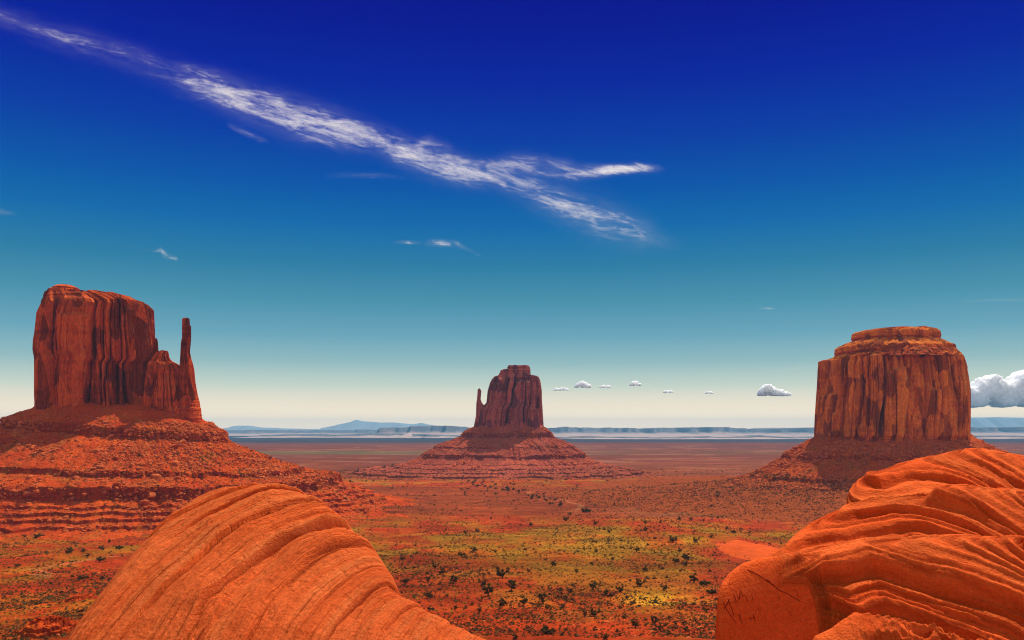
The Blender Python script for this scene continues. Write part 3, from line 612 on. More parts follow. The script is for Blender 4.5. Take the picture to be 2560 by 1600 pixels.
def rock_sheet(name, label, fn, xr, yr, nx, ny, mat, floor):
    x = np.linspace(*xr, nx); y = np.linspace(*yr, ny); X, Y = np.meshgrid(x, y)
    Z, S, GR = fn(X, Y)
    g = ground_z(X, Y)
    keep = Z > g - 1.2
    Z = np.maximum(Z, g - 1.2)
    fc = grid_faces(ny, nx); k = keep.reshape(-1)
    fc = fc[k[fc].any(1)]
    V = np.stack([X, Y, Z], -1).reshape(-1, 3)
    used = np.zeros(len(V), bool); used[fc.ravel()] = True; idx = np.cumsum(used) - 1
    c = (float(np.mean(xr)), float(np.mean(yr)), floor)
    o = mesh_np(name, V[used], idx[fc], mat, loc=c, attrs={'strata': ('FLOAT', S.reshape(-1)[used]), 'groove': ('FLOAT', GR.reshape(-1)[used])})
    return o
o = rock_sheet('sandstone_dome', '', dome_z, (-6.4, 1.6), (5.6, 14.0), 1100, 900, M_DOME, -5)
tag(o, 'smooth orange sandstone dome with curved bedding lines in front of the tall butte', 'rock')

# --- right outcrop
def outc_z(X, Y, detail=True):
    up = [(2108, 1420, 12.0), (2116, 1300, 12.2), (2121, 1262, 12.4), (2127, 1232, 12.6), (2148, 1202, 12.9), (2172, 1186, 13.0), (2230, 1166, 13.3), (2300, 1146, 13.5), (2370, 1128, 13.5), (2410, 1121, 13.5), (2450, 1122, 13.4), (2500, 1132, 13.2), (2560, 1142, 13), (2750, 1175, 12.6), (3100, 1260, 12.2)]
    mid = [(1880, 1440, 9.9), (1935, 1387, 10.1), (1962, 1364, 10.3), (2000, 1336, 10.6), (2040, 1308, 10.8), (2085, 1284, 11), (2125, 1266, 11.2), (2200, 1245, 11.4), (2300, 1232, 11.5), (2420, 1222, 11.5), (2560, 1226, 11.4), (2800, 1270, 11.2), (3200, 1350, 11)]
    low = [(1786, 1760, 8.0), (1787, 1620, 8.04), (1789, 1540, 8.08), (1794, 1494, 8.13), (1806, 1460, 8.2), (1826, 1432, 8.3), (1856, 1410, 8.43), (1895, 1397, 8.57), (1940, 1391, 8.7), (2000, 1388, 8.9), (2050, 1385, 9.1), (2150, 1366, 9.4), (2300, 1345, 9.6), (2450, 1340, 9.7), (2600, 1350, 9.7), (3000, 1420, 9.5)]
    bot = [(1985, 1700, 6.4), (2040, 1590, 6.6), (2080, 1572, 6.7), (2110, 1548, 6.75), (2140, 1532, 6.8), (2170, 1545, 6.8), (2230, 1566, 6.8), (2330, 1590, 6.8), (2460, 1615, 6.7), (2700, 1640, 6.6), (3100, 1740, 6.5)]
    xa = (2050 - 1280) / F * 8.2; xb = (2150 - 1280) / F * 8.6
    za = mass(X, Y, up, 0.50, 1.6, 0.35, 9)
    zb = mass(X, Y, mid, 0.72, 1.6, 0.25, 7)
    zl = mass(X, Y, low, lambda q: 4.2 + (1.15 - 4.2) * sst(xa, xb, q), 1.4, 0.20, 9)
    zd = mass(X, Y, bot, 1.0, 1.8, 0.08, 5)
    k = 0.05
    z = np.maximum(np.maximum(za, zb), np.maximum(zl, zd))
    # hollow under the lower beds, right of the smooth face
    hx = sst(xa, xb + 0.3, X); z = np.maximum(np.maximum(np.maximum(za, zb), zl) - hx * 0.5 * (1 - sst(7.35, 7.85, Y + 0.12 * (X - xb) + 0.3 * (fbm(X * 1.5, Y * 0.5, 0, 3, 415) - 0.5))), zd)
    x0 = 2.2 + 0.84 * (Y - 8); z00 = z
    S = z - 0.25 * (Y - 10) + 0.075 * (X - x0) ** 2 * np.where(X > x0, 1.15, 0.8) + 0.18 * (fbm(X * 0.45, Y * 0.45, 0, 3, 401) - 0.5)
    if detail:
        face = (1 - sst(xa - 0.35, xa + 0.25, X)) * (1 - sst(8.75, 9.15, Y))          # the smooth face stays smooth
        def beds(S, w, seed, lat, cut, ez):
            q = S / w + 0.9 * vn(S / w * 0.55, X * 0.12, Y * 0.12, seed) + 0.45 * (fbm(X * lat, Y * lat, 0, 4, seed + 1) - 0.5); i = np.floor(q); f = q - i
            am = sst(cut, 0.85, h1(i, seed + 2) * 0.6 + 0.75 * fbm(X * 0.5 + 9.1 * h1(i, seed + 3), Y * 0.6, i * 3.7, 3, seed + 4))
            return (sst(0.5 - ez, 0.5 + ez, f) - f) * w * am, np.exp(-((f - 0.46 + ez) / (ez + 0.02)) ** 2) * am
        gzy, gzx = np.gradient(z, Y[1, 0] - Y[0, 0], X[0, 1] - X[0, 0])
        face = np.maximum(face, sst(1.9, 3.4, np.hypot(gzx, gzy)))
        gr = 0 * z
        for w, sd, lat, cut, k1, k2, ez in ((0.30, 420, 0.5, 0.42, 0.55, 0.5, 0.08), (0.125, 430, 1.1, 0.28, 1.0, 0.7, 0.1), (0.055, 440, 2.2, 0.15, 1.2, 0.7, 0.2)):
            dz, g_ = beds(S, w, sd, lat, cut, ez); k1 = k1 * (1 if w < 0.06 else 0.35 + 0.65 * sst(13.4, 12.2, Y)) if w < 0.2 else k1 * (0.15 + 0.85 * sst(12.6, 10.8, Y)); z = z + (1 - face) * dz * k1 - (1 - face) * g_ * w * 0.12; gr = np.maximum(gr, g_ * k2 * (1 - face))  # gr darkens the colour below each ledge as a painted shadow line
        S = S * (1 - 0.88 * face)
        z = z + (1 - 0.8 * face) * ((fbm(X * 1.6, Y * 1.6, 0, 4, 408) - 0.5) * 0.06 + (fbm(X * 7, Y * 7, 0, 4, 409, 0.62) - 0.5) * 0.035)
        rg = (zd >= z - 0.25) * (1 - face); z = z + rg * ((fbm(X * 5, Y * 5, 0, 5, 411, 0.65) - 0.5) * 0.22 + terrace(S + 0.12 * X, 0.07, 0.2, 0.5 * fbm(X * 2, Y * 2, 0, 3, 412)) * 0.9)
    else: gr = 0 * z
    return z, S, gr
o = rock_sheet('sandstone_outcrop', '', outc_z, (1.3, 9.6), (5.2, 15.6), 1200, 1200, M_OUTC, -5)
OUTC = tag(o, 'large red bedded sandstone outcrop with a smooth rounded face carrying carved letters', 'rock')

def on_outcrop(px, py):
    Y = np.linspace(5.6, 15, 6000); x = (px - 1280) / F * Y; z = (HZ - py) / F * Y
    b = np.nonzero(z < outc_z(x, Y, False)[0])[0]
    return np.array([x[b[0]], Y[b[0]], z[b[0]]]) if len(b) else None
def scratch(name, strokes, rad, parent, label):
    Vs, Fs, off = [], [], 0
    for st in strokes:
        pts = []
        for (a, b), (c, d) in zip(st[:-1], st[1:]):
            n = max(2, int(math.hypot(c - a, d - b) / 4))
            for t in np.linspace(0, 1, n, endpoint=False): pts.append((a + (c - a) * t, b + (d - b) * t))
        pts.append(st[-1])
        p3 = [q for q in (on_outcrop(*p) for p in pts) if q is not None]
        if len(p3) < 2: continue
        p3 = np.array(p3); tg = np.gradient(p3, axis=0); tg /= np.linalg.norm(tg, axis=1, keepdims=True) + 1e-9
        nrm = np.array([0, -1, 0.1]); sd = np.cross(tg, nrm); sd /= np.linalg.norm(sd, axis=1, keepdims=True) + 1e-9
        up = np.cross(sd, tg); rr_ = rad * np.minimum(1, 0.35 + np.minimum(np.arange(len(p3)), np.arange(len(p3))[::-1]) * 0.3)[:, None]
        ring_ = np.stack([p3 + sd * rr_, p3 + up * rr_ * 0.6, p3 - sd * rr_, p3 - up * rr_ * 0.6], 1)
        Vs.append(ring_.reshape(-1, 3)); n = len(p3)
        Fs.append(grid_faces(n, 4, True) + off); off += n * 4
    o = mesh_np(name, np.concatenate(Vs), np.concatenate(Fs), M_SCRATCH, parent, parent.location)
    if label: o['label'] = label
    return o
def q4(*pts): return [(1750 + x * 0.2273, 1350 + y * 0.2273) for x, y in pts]
scratch('carved_letters', [q4((245, 670), (300, 780), (400, 920)), q4((262, 760), (330, 640)), q4((300, 635), (350, 760), (375, 850)), q4((300, 700), (345, 680)), q4((365, 590), (400, 680), (375, 690)),
    q4((400, 600), (430, 660), (440, 545)), q4((440, 545), (470, 620), (490, 600), (530, 690)), q4((415, 815), (470, 930)), q4((415, 815), (440, 830), (445, 870)), q4((530, 850), (560, 900)), q4((580, 815), (610, 900)), q4((540, 870), (600, 850))], 0.0055, OUTC, 'dark carved letters KAJM and PH')
scratch('scratch_marks', [q4((320, 455), (330, 515)), q4((500, 430), (545, 470)), q4((240, 545), (300, 528)), q4((565, 600), (590, 680)), q4((630, 720), (650, 790)), q4((760, 545), (770, 590)), q4((890, 430), (930, 480)), q4((1000, 570), (1050, 550), (1090, 640)), q4((840, 355), (920, 375)), q4((860, 610), (880, 670)), q4((745, 730), (750, 770)), q4((960, 770), (1010, 830))], 0.004, OUTC, None)
scratch('crack', [q4((510, 325), (560, 345), (640, 385), (700, 430), (800, 490), (870, 555), (960, 590), (1040, 640), (1110, 680)), q4((700, 430), (735, 440), (760, 458), (800, 500), (830, 516), (880, 560))], 0.0065, OUTC, None)

# ------------------------------------------------------------------ small outcrops and sand on the valley floor
def knoll(name, label, cat, px, py, rx, ry, h, mat, seed, ledge):
    c = hit_ground(px, py); n = 140
    u = np.linspace(-1, 1, n); U, V_ = np.meshgrid(u, u); X = c[0] + U * rx; Y = c[1] + V_ * ry
    r = np.sqrt(U ** 2 + V_ ** 2) + 0.35 * (fbm(U * 3, V_ * 3, 0, 4, seed) - 0.5)
    Z = ground_z(X, Y) + h * (1 - sst(0.25, 0.95, r)) - 0.25
    if ledge:
        st = h / ledge
        rel = Z - ground_z(X, Y) + (fbm(U * 5, V_ * 5, 0, 3, seed + 3) - 0.5) * h * 0.7
        Z = Z + terrace(rel, st, 0.12, 0.4 * fbm(U * 3, V_ * 3, 0, 2, seed + 5)) * 0.95 + (fbm(U * 12, V_ * 12, 0, 3, seed + 7) - 0.5) * h * 0.3
    fc = grid_faces(n, n); keep = (r < 1.0).reshape(-1); fc = fc[keep[fc].all(1)]
    Vv = np.stack([X, Y, Z], -1).reshape(-1, 3); used = np.zeros(len(Vv), bool); used[fc.ravel()] = True; idx = np.cumsum(used) - 1
    return tag(mesh_np(name, Vv[used], idx[fc], mat, loc=tuple(c), smooth=not ledge), label, cat)
knoll('sand_dune', 'smooth bare orange sand slope beside the right outcrop', 'dune', 1880, 1378, 30, 62, 3.0, M_SAND, 501, 0)
knoll('rock_ledge', 'stepped dark red rock ledge in the lower left corner', 'rock ledge', 120, 1580, 14, 14, 4.5, M_TAL_W, 503, 2.4)
knoll('rock_ledge', 'flat red rock ledge left of the orange dome, above the corner ledge', 'rock ledge', 200, 1500, 9, 12, 2.6, M_TAL_W, 505, 3)

# ------------------------------------------------------------------ shrubs and trees
def juniper(seed, w=1.0, h=1.0, gaps=0.0):
    """unit tree: about 1 wide and 0.8 high; returns trunk and crown meshes"""
    rnd = random.Random(seed); rs = np.random.default_rng(seed)
    Vs, Fs, off = [], [], 0
    def limb(p, q, r0, r1):
        nonlocal off
        p, q = np.array(p), np.array(q); mid = (p + q) / 2 + rs.normal(0, 0.03, 3)
        t = q - p; t = t / np.linalg.norm(t); s = np.cross(t, [0.3, 0.9, 0.1]); s /= np.linalg.norm(s); u = np.cross(s, t)
        ringz = []
        for c, r in ((p, r0), (mid, (r0 + r1) / 2), (q, r1)):
            ringz.append([c + r * (math.cos(a) * s + math.sin(a) * u) for a in np.linspace(0, 2 * math.pi, 6, endpoint=False)])
        Vs.append(np.array(ringz).reshape(-1, 3)); Fs.append(grid_faces(3, 6, True) + off); off += 18
    limb((0, 0, -0.08), (0.02, 0, 0.2 * h), 0.06, 0.045)
    tips = []
    for k in range(6):
        a = k * 1.05 + rnd.uniform(-0.3, 0.3); q = (0.32 * w * math.cos(a), 0.32 * w * math.sin(a), rnd.uniform(0.3, 0.55) * h); limb((0.01, 0, 0.14 * h), q, 0.035, 0.012); tips.append(q)
    limb((0.02, 0, 0.18 * h), (0, 0, 0.62 * h), 0.04, 0.012); tips.append((0, 0, 0.6 * h))
    tr = mesh_np('trunk', np.concatenate(Vs), np.concatenate(Fs), M_BARK)
    cl = [np.array(q) + rs.normal(0, 0.05, 3) for q in tips] + [np.array([0.34 * w * math.cos(a), 0.34 * w * math.sin(a), rnd.uniform(0.16, 0.6) * h]) * rnd.uniform(0.55, 1.12) for a in rs.uniform(0, 6.28, 13)]
    if gaps: cl = cl[: int(len(cl) * (1 - gaps))]
    P_, F_ = [], []; n = 0
    for c in cl:
        rad = rnd.uniform(0.09, 0.17)
        m = 75; d = rs.normal(0, 1, (m, 3)); d /= np.linalg.norm(d, axis=1, keepdims=True); pos = c + d * rad * rs.uniform(0.3, 1.0, (m, 1)) * [1, 1, 0.75]
        t1 = rs.normal(0, 1, (m, 3)); t1 /= np.linalg.norm(t1, axis=1, keepdims=True); t2 = np.cross(t1, d); t2 /= np.linalg.norm(t2, axis=1, keepdims=True) + 1e-9
        sz = rs.uniform(0.018, 0.042, (m, 1))
        quad = np.stack([pos - t1 * sz - t2 * sz * 0.5, pos + t1 * sz - t2 * sz * 0.5, pos + t1 * sz * 0.6 + t2 * sz, pos - t1 * sz * 0.6 + t2 * sz], 1)
        P_.append(quad.reshape(-1, 3)); F_.append(np.arange(m * 4).reshape(-1, 4) + n); n += m * 4
    cr = mesh_np('crown', np.concatenate(P_), np.concatenate(F_), M_LEAF, smooth=False)
    return tr, cr
KINDS = [juniper(701), juniper(702, 0.75, 1.35), juniper(703, 1.1, 0.7), juniper(704, 0.9, 1.1, 0.35)]
KIND_MESH = [(t.data, c.data) for t, c in KINDS]
for t, c in KINDS:
    bpy.data.objects.remove(t); bpy.data.objects.remove(c)
rtree = random.Random(77)
def plant(name, px, py, wpx, kind, label, cat, group=None, parts=True, p=None):
    p = hit_ground(px, py) if p is None else p
    s = wpx / F * p[1]
    if parts:
        root = empty(name, (p[0], p[1], p[2] - 0.05)); root.scale = (s, s, s); root.rotation_euler[2] = rtree.uniform(0, 6.28)
        for nm, me in zip(('trunk', 'crown'), KIND_MESH[kind]):
            o = bpy.data.objects.new(nm, me); COL.objects.link(o); o.parent = root
    else:
        root = bpy.data.objects.new(name, KIND_MESH[kind][1]); COL.objects.link(root); root.location = (p[0], p[1], p[2] - 0.12 * s); root.scale = (s, s, s); root.rotation_euler[2] = rtree.uniform(0, 6.28)
    return tag(root, label, cat, group)
def C6(x, y): return 850 + x * 0.4132, 1150 + y * 0.4132
def C5(x, y): return x * 0.2514, 1220 + y * 0.2514
BIG = [  # crop column, row of its foot, width, kind, label
    (985, 712, 88, 0, 'wide spreading juniper with a forked trunk and dark shadow, largest on the upper red slope'),
    (895, 822, 90, 3, 'tallest juniper on the red slope, leaning trunk, right of the orange dome'),
    (862, 762, 58, 0, 'juniper crown touching the upper left of the tallest leaning juniper'),
    (1040, 792, 75, 1, 'pointed grey green juniper right of the tallest leaning juniper'),
    (985, 882, 62, 0, 'low dark juniper, leftmost of the row of three below the pointed juniper'),
    (1108, 882, 68, 3, 'juniper with open crown, middle of the row of three on bare red sand'),
    (1222, 868, 68, 1, 'upright juniper, rightmost of the row of three on bare red sand'),
    (1533, 785, 66, 3, 'leaning open juniper on bare red sand in the middle of the slope'),
    (1395, 802, 40, 0, 'small dark round bush left of the leaning open juniper'),
    (1430, 684, 30, 1, 'narrow dark conical bush standing alone above the bare sand'),
    (1290, 643, 44, 0, 'round dark bush at the upper edge of the bare red sand'),
    (580, 655, 46, 0, 'upper left of a close pair of dark bushes by the dome'),
    (622, 690, 50, 0, 'lower right of a close pair of dark bushes by the dome'),
    (532, 742, 42, 1, 'upright dark bush below the pair beside the orange dome'),
    (400, 740, 48, 2, 'low wide bush hugging the right edge of the orange dome'),
    (690, 745, 62, 3, 'thin grey bush right of the pair beside the dome'),
    (535, 838, 58, 0, 'rounded dense dark bush nearest the slope of the dome'),
    (735, 580, 50, 2, 'dark wide bush on yellow grass above the pair by the dome'),
    (810, 555, 42, 0, 'small bush on yellow grass, right of the dark wide one'),
    (1690, 800, 54, 0, 'dark bush with a bent trunk above the yellow flower patch'),
    (1612, 820, 38, 1, 'faint thin bush left of the bent dark bush'),
    (1820, 765, 64, 0, 'large round dark bush on the right part of the red slope'),
    (1845, 675, 46, 0, 'dense round bush on grass directly above the large round one'),
    (1960, 788, 48, 0, 'dark bush right of and below the large round one'),
    (2140, 745, 76, 3, 'left juniper of the touching pair near the outcrop face'),
    (2205, 758, 70, 2, 'right juniper of the touching pair near the outcrop face'),
    (2250, 808, 62, 2, 'dark juniper half hidden by the edge of the outcrop face'),
    (2035, 618, 48, 2, 'left bush of the cluster on green grass below the sand slope'),
    (2090, 608, 58, 0, 'right larger bush of the cluster on green grass below the sand slope'),
    (2015, 500, 54, 0, 'dark round bush on grass left of the orange sand slope'),
    (1785, 1015, 66, 3, 'open twiggy bush below the yellow flower patch, left of two'),
    (1905, 995, 64, 3, 'open twiggy bush below the yellow flower patch, right of two'),
    (1490, 318, 62, 2, 'darkest clump of trees beside the pale wash'),
    (1255, 1052, 92, 2, 'wide low juniper near the bottom edge, mid slope'),
    (1545, 948, 66, 0, 'dark leaning bush, right of two in the rocky patch'),
    (1480, 950, 46, 1, 'narrow dark bush, left of two in the rocky patch'),
]
for x, y, w, k, lb in BIG:
    px, py = C6(x, y); plant('juniper_tree', px, py, w * 0.4132, k, lb, 'juniper', 'juniper trees on the red valley slope')
BIGL = [(390, 500, 100, 2, 'wide dark bush at the foot of the lowest ledges of the tall butte'), (240, 490, 42, 0, 'small bush left of the wide dark bush under the ledges'), (695, 652, 90, 0, 'dark round bush on orange ground, left of the dome, left of three'),
    (825, 645, 62, 3, 'thin bush in the middle of three left of the dome'), (1005, 620, 68, 0, 'dense bush, right of three left of the dome'), (1185, 605, 78, 2, 'low bush nearest the upper left edge of the dome'), (1088, 548, 42, 1, 'small upright bush above the dense one left of the dome'),
    (1000, 722, 88, 2, 'dark bush below the three left of the dome'), (870, 692, 58, 3, 'faint bush left of and above the lone dark bush'), (175, 782, 64, 2, 'bush near the left frame edge on the orange ground'), (830, 905, 92, 2, 'wide green bush on the lower left slope'), (450, 1410, 62, 0, 'bush on the red ledge in the lower left corner')]
for x, y, w, k, lb in BIGL:
    px, py = C5(x, y); plant('juniper_tree', px, py, w * 0.2514, k, lb, 'juniper', 'juniper trees left of the orange dome')
SMALL = [(2055, 562, 36), (2085, 640, 42), (1795, 556, 40), (1632, 442, 34), (1848, 388, 30), (1850, 428, 36), (380, 606, 36), (845, 925, 42), (540, 915, 36), (1255, 905, 44), (1060, 1085, 48), (1610, 1085, 46), (1940, 1035, 46), (2090, 1040, 50), (1145, 680, 32), (760, 448, 34), (830, 438, 32), (1155, 398, 30), (640, 428, 22), (915, 362, 22), (1370, 370, 40), (1390, 335, 26), (1550, 392, 36),
    (1875, 285, 34), (2055, 360, 28), (2125, 365, 28), (2200, 375, 24), (2285, 358, 22), (2380, 440, 36), (2340, 420, 26), (1660, 275, 22), (1300, 245, 22), (1335, 280, 34), (1270, 272, 26), (2155, 500, 44), (1765, 878, 28), (1715, 960, 34), (940, 560, 24), (1550, 560, 30), (700, 905, 34), (800, 880, 30), (650, 830, 28), (1350, 900, 32), (1700, 900, 28), (2250, 470, 26), (1950, 660, 26)]
for x, y, w in SMALL:
    px, py = C6(x, y); plant('desert_shrub', px, py, w * 0.4132, rtree.choice((0, 0, 2, 3)), 'small dark round shrub scattered between the dome and the outcrop', 'shrub', 'small shrubs scattered on the middle slope')
for k in range(115):                               # the line of trees along the dry wash, far off
    t = rtree.random(); cx_ = 760 + 560 * t + rtree.gauss(0, 40); cy_ = 135 + 150 * max(0, (t - 0.2)) + rtree.gauss(0, 16)
    if k > 70: cx_, cy_ = rtree.uniform(60, 1800), rtree.uniform(115, 215)
    px, py = C6(cx_, cy_)
    plant('desert_shrub', px, py, rtree.uniform(9, 24) * 0.4132, rtree.choice((0, 2)), 'tiny dark bush along the far wash below the middle butte', 'shrub', 'far shrubs along the dry wash', parts=False)

# low brush and grass that nobody could count
def tuft(seed, n, spread, tall):
    rs = np.random.default_rng(seed); V, Fc = [], []
    for k in range(n):
        a = rs.uniform(0, 6.28); r = spread * math.sqrt(rs.random()); c = np.array([r * math.cos(a), r * math.sin(a), tall * rs.uniform(0.1, 0.9) * (1 - 0.5 * r / spread)])
        d = rs.normal(0, 1, (3, 3)) * [0.26, 0.26, 0.24 * tall]
        V.append(c + d)
    V = np.array(V).reshape(-1, 3); V[:, 2] = np.maximum(V[:, 2], -0.1)
    return V, np.arange(n * 3).reshape(-1, 3)
TUFTS = [tuft(800 + k, 16, 0.42, 0.75) for k in range(5)]
rs = np.random.default_rng(5)
def field(n, y0, y1, pw):
    u = rs.random(n); Y = (y0 ** (1 - pw) + u * (y1 ** (1 - pw) - y0 ** (1 - pw))) ** (1 / (1 - pw)); X = rs.uniform(-0.64, 0.64, n) * Y
    ok = np.ones(n, bool)
    for cx, cy, a, b in BUTTES: ok &= ((X - cx) / a) ** 2 + ((Y - cy) / b) ** 2 > 1
    return X[ok], Y[ok]
X, Y = field(120000, 300, 2300, 1.75)
dn = 0.25 + 0.75 * sst(0.4, 0.6, fbm(X / 40, Y / 60, 0, 4, 91)); k = rs.random(len(X)) < dn; X, Y = X[k], Y[k]
pos = np.stack([X, Y, ground_z(X, Y)], -1); AP = np.concatenate(APRON); pos = np.concatenate([pos, AP]); X, Y = pos[:, 0], pos[:, 1]
sz = np.exp(rs.normal(0, 0.45, len(X))) * (0.36 + Y / 2100)
v = rs.random(len(X))[:, None]; col = np.where(v < 0.6, [[0.11, 0.050, 0.016]], np.where(v < 0.85, [[0.15, 0.085, 0.02]], [[0.07, 0.06, 0.02]])) * rs.uniform(0.7, 1.3, (len(X), 1))
scatter('sagebrush', pos, sz, TUFTS, M_VEG, rs, 'low dark sagebrush covering the red valley floor', 0.02, np.concatenate([col, np.ones((len(X), 1))], 1))
X, Y = field(60000, 330, 1900, 1.7)
belt = np.maximum(sst(480, 640, Y) * (1 - sst(930, 1080, Y)), np.maximum(0.7 * sst(1500, 1680, Y) * (1 - sst(1800, 1900, Y)), 0.22 * (1 - sst(500, 650, Y))))
k = rs.random(len(X)) < belt * (0.1 + 0.9 * sst(0.42, 0.6, fbm(X / 90, Y / 160, 0, 5, 61, 0.6))); X, Y = X[k], Y[k]
pos = np.stack([X, Y, ground_z(X, Y)], -1); sz = np.exp(rs.normal(0, 0.35, len(X))) * (0.5 + Y / 2600)
v = rs.random(len(X))[:, None]; col = np.where(v < 0.5, [[0.38, 0.19, 0.012]], np.where(v < 0.8, [[0.22, 0.17, 0.012]], [[0.40, 0.16, 0.015]])) * rs.uniform(0.75, 1.2, (len(X), 1))
scatter('grass', pos, sz, [(t * [1, 1, 0.6], f) for t, f in TUFTS], M_VEG, rs, 'yellow green desert grass in patches on the valley floor', 0.02, np.concatenate([col, np.ones((len(X), 1))], 1))
X, Y = field(9000, 300, 900, 2.4)
k = rs.random(len(X)) < sst(0.45, 0.62, fbm(X / 50, Y / 60, 0, 4, 95)); X, Y = X[k], Y[k]
scatter('rubble', np.stack([X, Y, ground_z(X, Y)], -1), np.exp(rs.normal(0, 0.5, len(X))) * 0.5, STONE_A, M_RUB, rs, 'pale stones scattered over the near valley floor')

# ------------------------------------------------------------------ clouds
def cirrus_material():
    m = bpy.data.materials.new('ice_cloud'); m.use_nodes = True; t = m.node_tree; t.nodes.clear()
    out = N('ShaderNodeOutputMaterial', t); tr = N('ShaderNodeBsdfTransparent', t); df = N('ShaderNodeBsdfDiffuse', t); tl = N('ShaderNodeBsdfTranslucent', t)
    df.inputs['Color'].default_value = (0.78, 0.78, 0.76, 1); tl.inputs['Color'].default_value = (0.78, 0.76, 0.73, 1)
    mxs = N('ShaderNodeMixShader', t); mxs.inputs[0].default_value = 0.75; t.links.new(df.outputs[0], mxs.inputs[1]); t.links.new(tl.outputs[0], mxs.inputs[2])
    fl = N('ShaderNodeAttribute', t, attribute_name='flow'); de = N('ShaderNodeAttribute', t, attribute_name='dens')
    def mp(sc):
        q = N('ShaderNodeMapping', t); q.inputs['Scale'].default_value = sc; t.links.new(fl.outputs['Vector'], q.inputs['Vector']); return q.outputs[0]
    a = nz(t, 1.0, 9, 0.62, mp((0.010, 0.048, 1)), 0.7); b = nz(t, 1.0, 7, 0.7, mp((0.04, 0.17, 1)), 0.6)
    tex = math_n(t, 'ADD', math_n(t, 'MULTIPLY', a, 0.65), math_n(t, 'MULTIPLY', b, 0.35))
    x = math_n(t, 'ADD', de.outputs['Fac'], math_n(t, 'MULTIPLY', math_n(t, 'SUBTRACT', tex, 0.66), 3.6))
    x = math_n(t, 'MULTIPLY', math_n(t, 'MULTIPLY', x, 0.50, True), math_n(t, 'MULTIPLY', de.outputs['Fac'], 2.0, True))
    veil = math_n(t, 'MULTIPLY', math_n(t, 'MULTIPLY', math_n(t, 'POWER', de.outputs['Fac'], 1.6), 0.32, True), math_n(t, 'MULTIPLY', math_n(t, 'SUBTRACT', tex, 0.38), 2.4, True))
    x = math_n(t, 'ADD', x, veil, True)
    fin = N('ShaderNodeMixShader', t); t.links.new(x, fin.inputs[0]); t.links.new(tr.outputs[0], fin.inputs[1]); t.links.new(mxs.outputs[0], fin.inputs[2])
    t.links.new(fin.outputs[0], out.inputs['Surface']); return m
M_CIR = cirrus_material()
def cirrus(name, label, spines, alt, thick, seed, step=6.0, fs=2.2, ds=0.75):
    """thin ice cloud: two ragged layers; each spine = (column, row, half width, density) read at its altitude"""
    allp = np.array([q for s in spines for q in s], float); m = allp[:, 2].max() * 2.2
    x0, x1, y0, y1 = allp[:, 0].min() - m, allp[:, 0].max() + m, allp[:, 1].min() - m, allp[:, 1].max() + m
    gx = np.arange(x0, x1, step); gy = np.arange(y0, y1, step * 0.6); PX, PY = np.meshgrid(gx, gy)
    dens = np.zeros_like(PX); fu = np.zeros_like(PX); fv = np.zeros_like(PX); best = np.full(PX.shape, 1e9)
    for s in spines:
        s = np.array(s, float); run = 0
        for p, q in zip(s[:-1], s[1:]):
            v = q[:2] - p[:2]; L = np.hypot(*v); t = np.clip(((PX - p[0]) * v[0] + (PY - p[1]) * v[1]) / L ** 2, 0, 1)
            dx, dy = PX - p[0] - t * v[0], PY - p[1] - t * v[1]; dist = np.hypot(dx, dy); w = p[2] + (q[2] - p[2]) * t
            dd = (p[3] + (q[3] - p[3]) * t) * np.exp(-(dist / w) ** 2 * 1.7); dens = np.maximum(dens, dd)
    v = allp[-1, :2] - allp[0, :2]; v /= np.hypot(*v); ang = (0.9 * v[0], 0.9 * v[1] + 0.05)
    v = np.array([v[0], v[1] * 0.72]); v /= np.hypot(*v); fu = (PX * v[0] + PY * v[1]) * fs; fv = (-PX * v[1] + PY * v[0]) * fs; dens = dens * ds
    Vs, De, Fl = [], [], []; Fs = []; off = 0
    for lay in range(2):
        Yd = alt * F / (HZ - PY); X = (PX - 1280) / F * Yd
        V = np.stack([X, Yd, np.full_like(X, alt + lay * thick) + (fbm(fu / 60, fv / 30, 0, 3, seed + lay) - 0.5) * thick * 1.5], -1)
        fc = grid_faces(*PX.shape); k = (dens > 0.025).reshape(-1); fc = fc[k[fc].all(1)]
        used = np.zeros(PX.size, bool); used[fc.ravel()] = True; idx = np.cumsum(used) - 1
        Vs.append(V.reshape(-1, 3)[used]); De.append(dens.reshape(-1)[used] * (0.85 if lay else 1.0)); Fl.append(np.stack([fu, fv, np.full_like(fu, seed + lay * 0.35)], -1).reshape(-1, 3)[used])
        Fs.append(idx[fc] + off); off += used.sum()
    V = np.concatenate(Vs)
    o = mesh_np(name, V, np.concatenate(Fs), M_CIR, loc=tuple(V.mean(0)), attrs={'dens': ('FLOAT', np.concatenate(De)), 'flow': ('FLOAT_VECTOR', np.concatenate(Fl))})
    return tag(o, label, 'cloud', 'thin high clouds')
cirrus('cirrus_cloud', 'long ragged white streak of cloud crossing the sky with a bright lens shaped branch', [
    [(-80, 15, 36, .4), (0, 45, 32, .5), (100, 78, 40, .45), (200, 108, 44, .52), (300, 138, 42, .4), (400, 172, 46, .45), (470, 202, 48, .7), (560, 232, 52, .95), (640, 262, 56, .9), (740, 298, 60, 1.0), (860, 330, 52, .95), (940, 350, 44, .75), (1000, 375, 44, .95), (1100, 412, 50, .95), (1180, 436, 42, .95), (1240, 440, 42, .7), (1330, 472, 52, .62), (1400, 508, 58, .70), (1500, 550, 62, .68), (1600, 585, 52, .52), (1690, 610, 28, .15)],
    [(1030, 372, 26, .8), (1075, 358, 24, .8), (1120, 376, 22, .5)],
    [(1200, 432, 32, .7), (1290, 415, 38, .66), (1400, 424, 38, .66), (1440, 434, 26, .78), (1520, 427, 16, 1.2), (1590, 422, 14, 1.3), (1635, 423, 12, .6), (1665, 425, 8, .1)],
    [(1240, 470, 16, .3), (1330, 500, 8, .5), (1370, 520, 6, .2)]], 3000, 18, 3, 5.0, 1.0, 1.0)
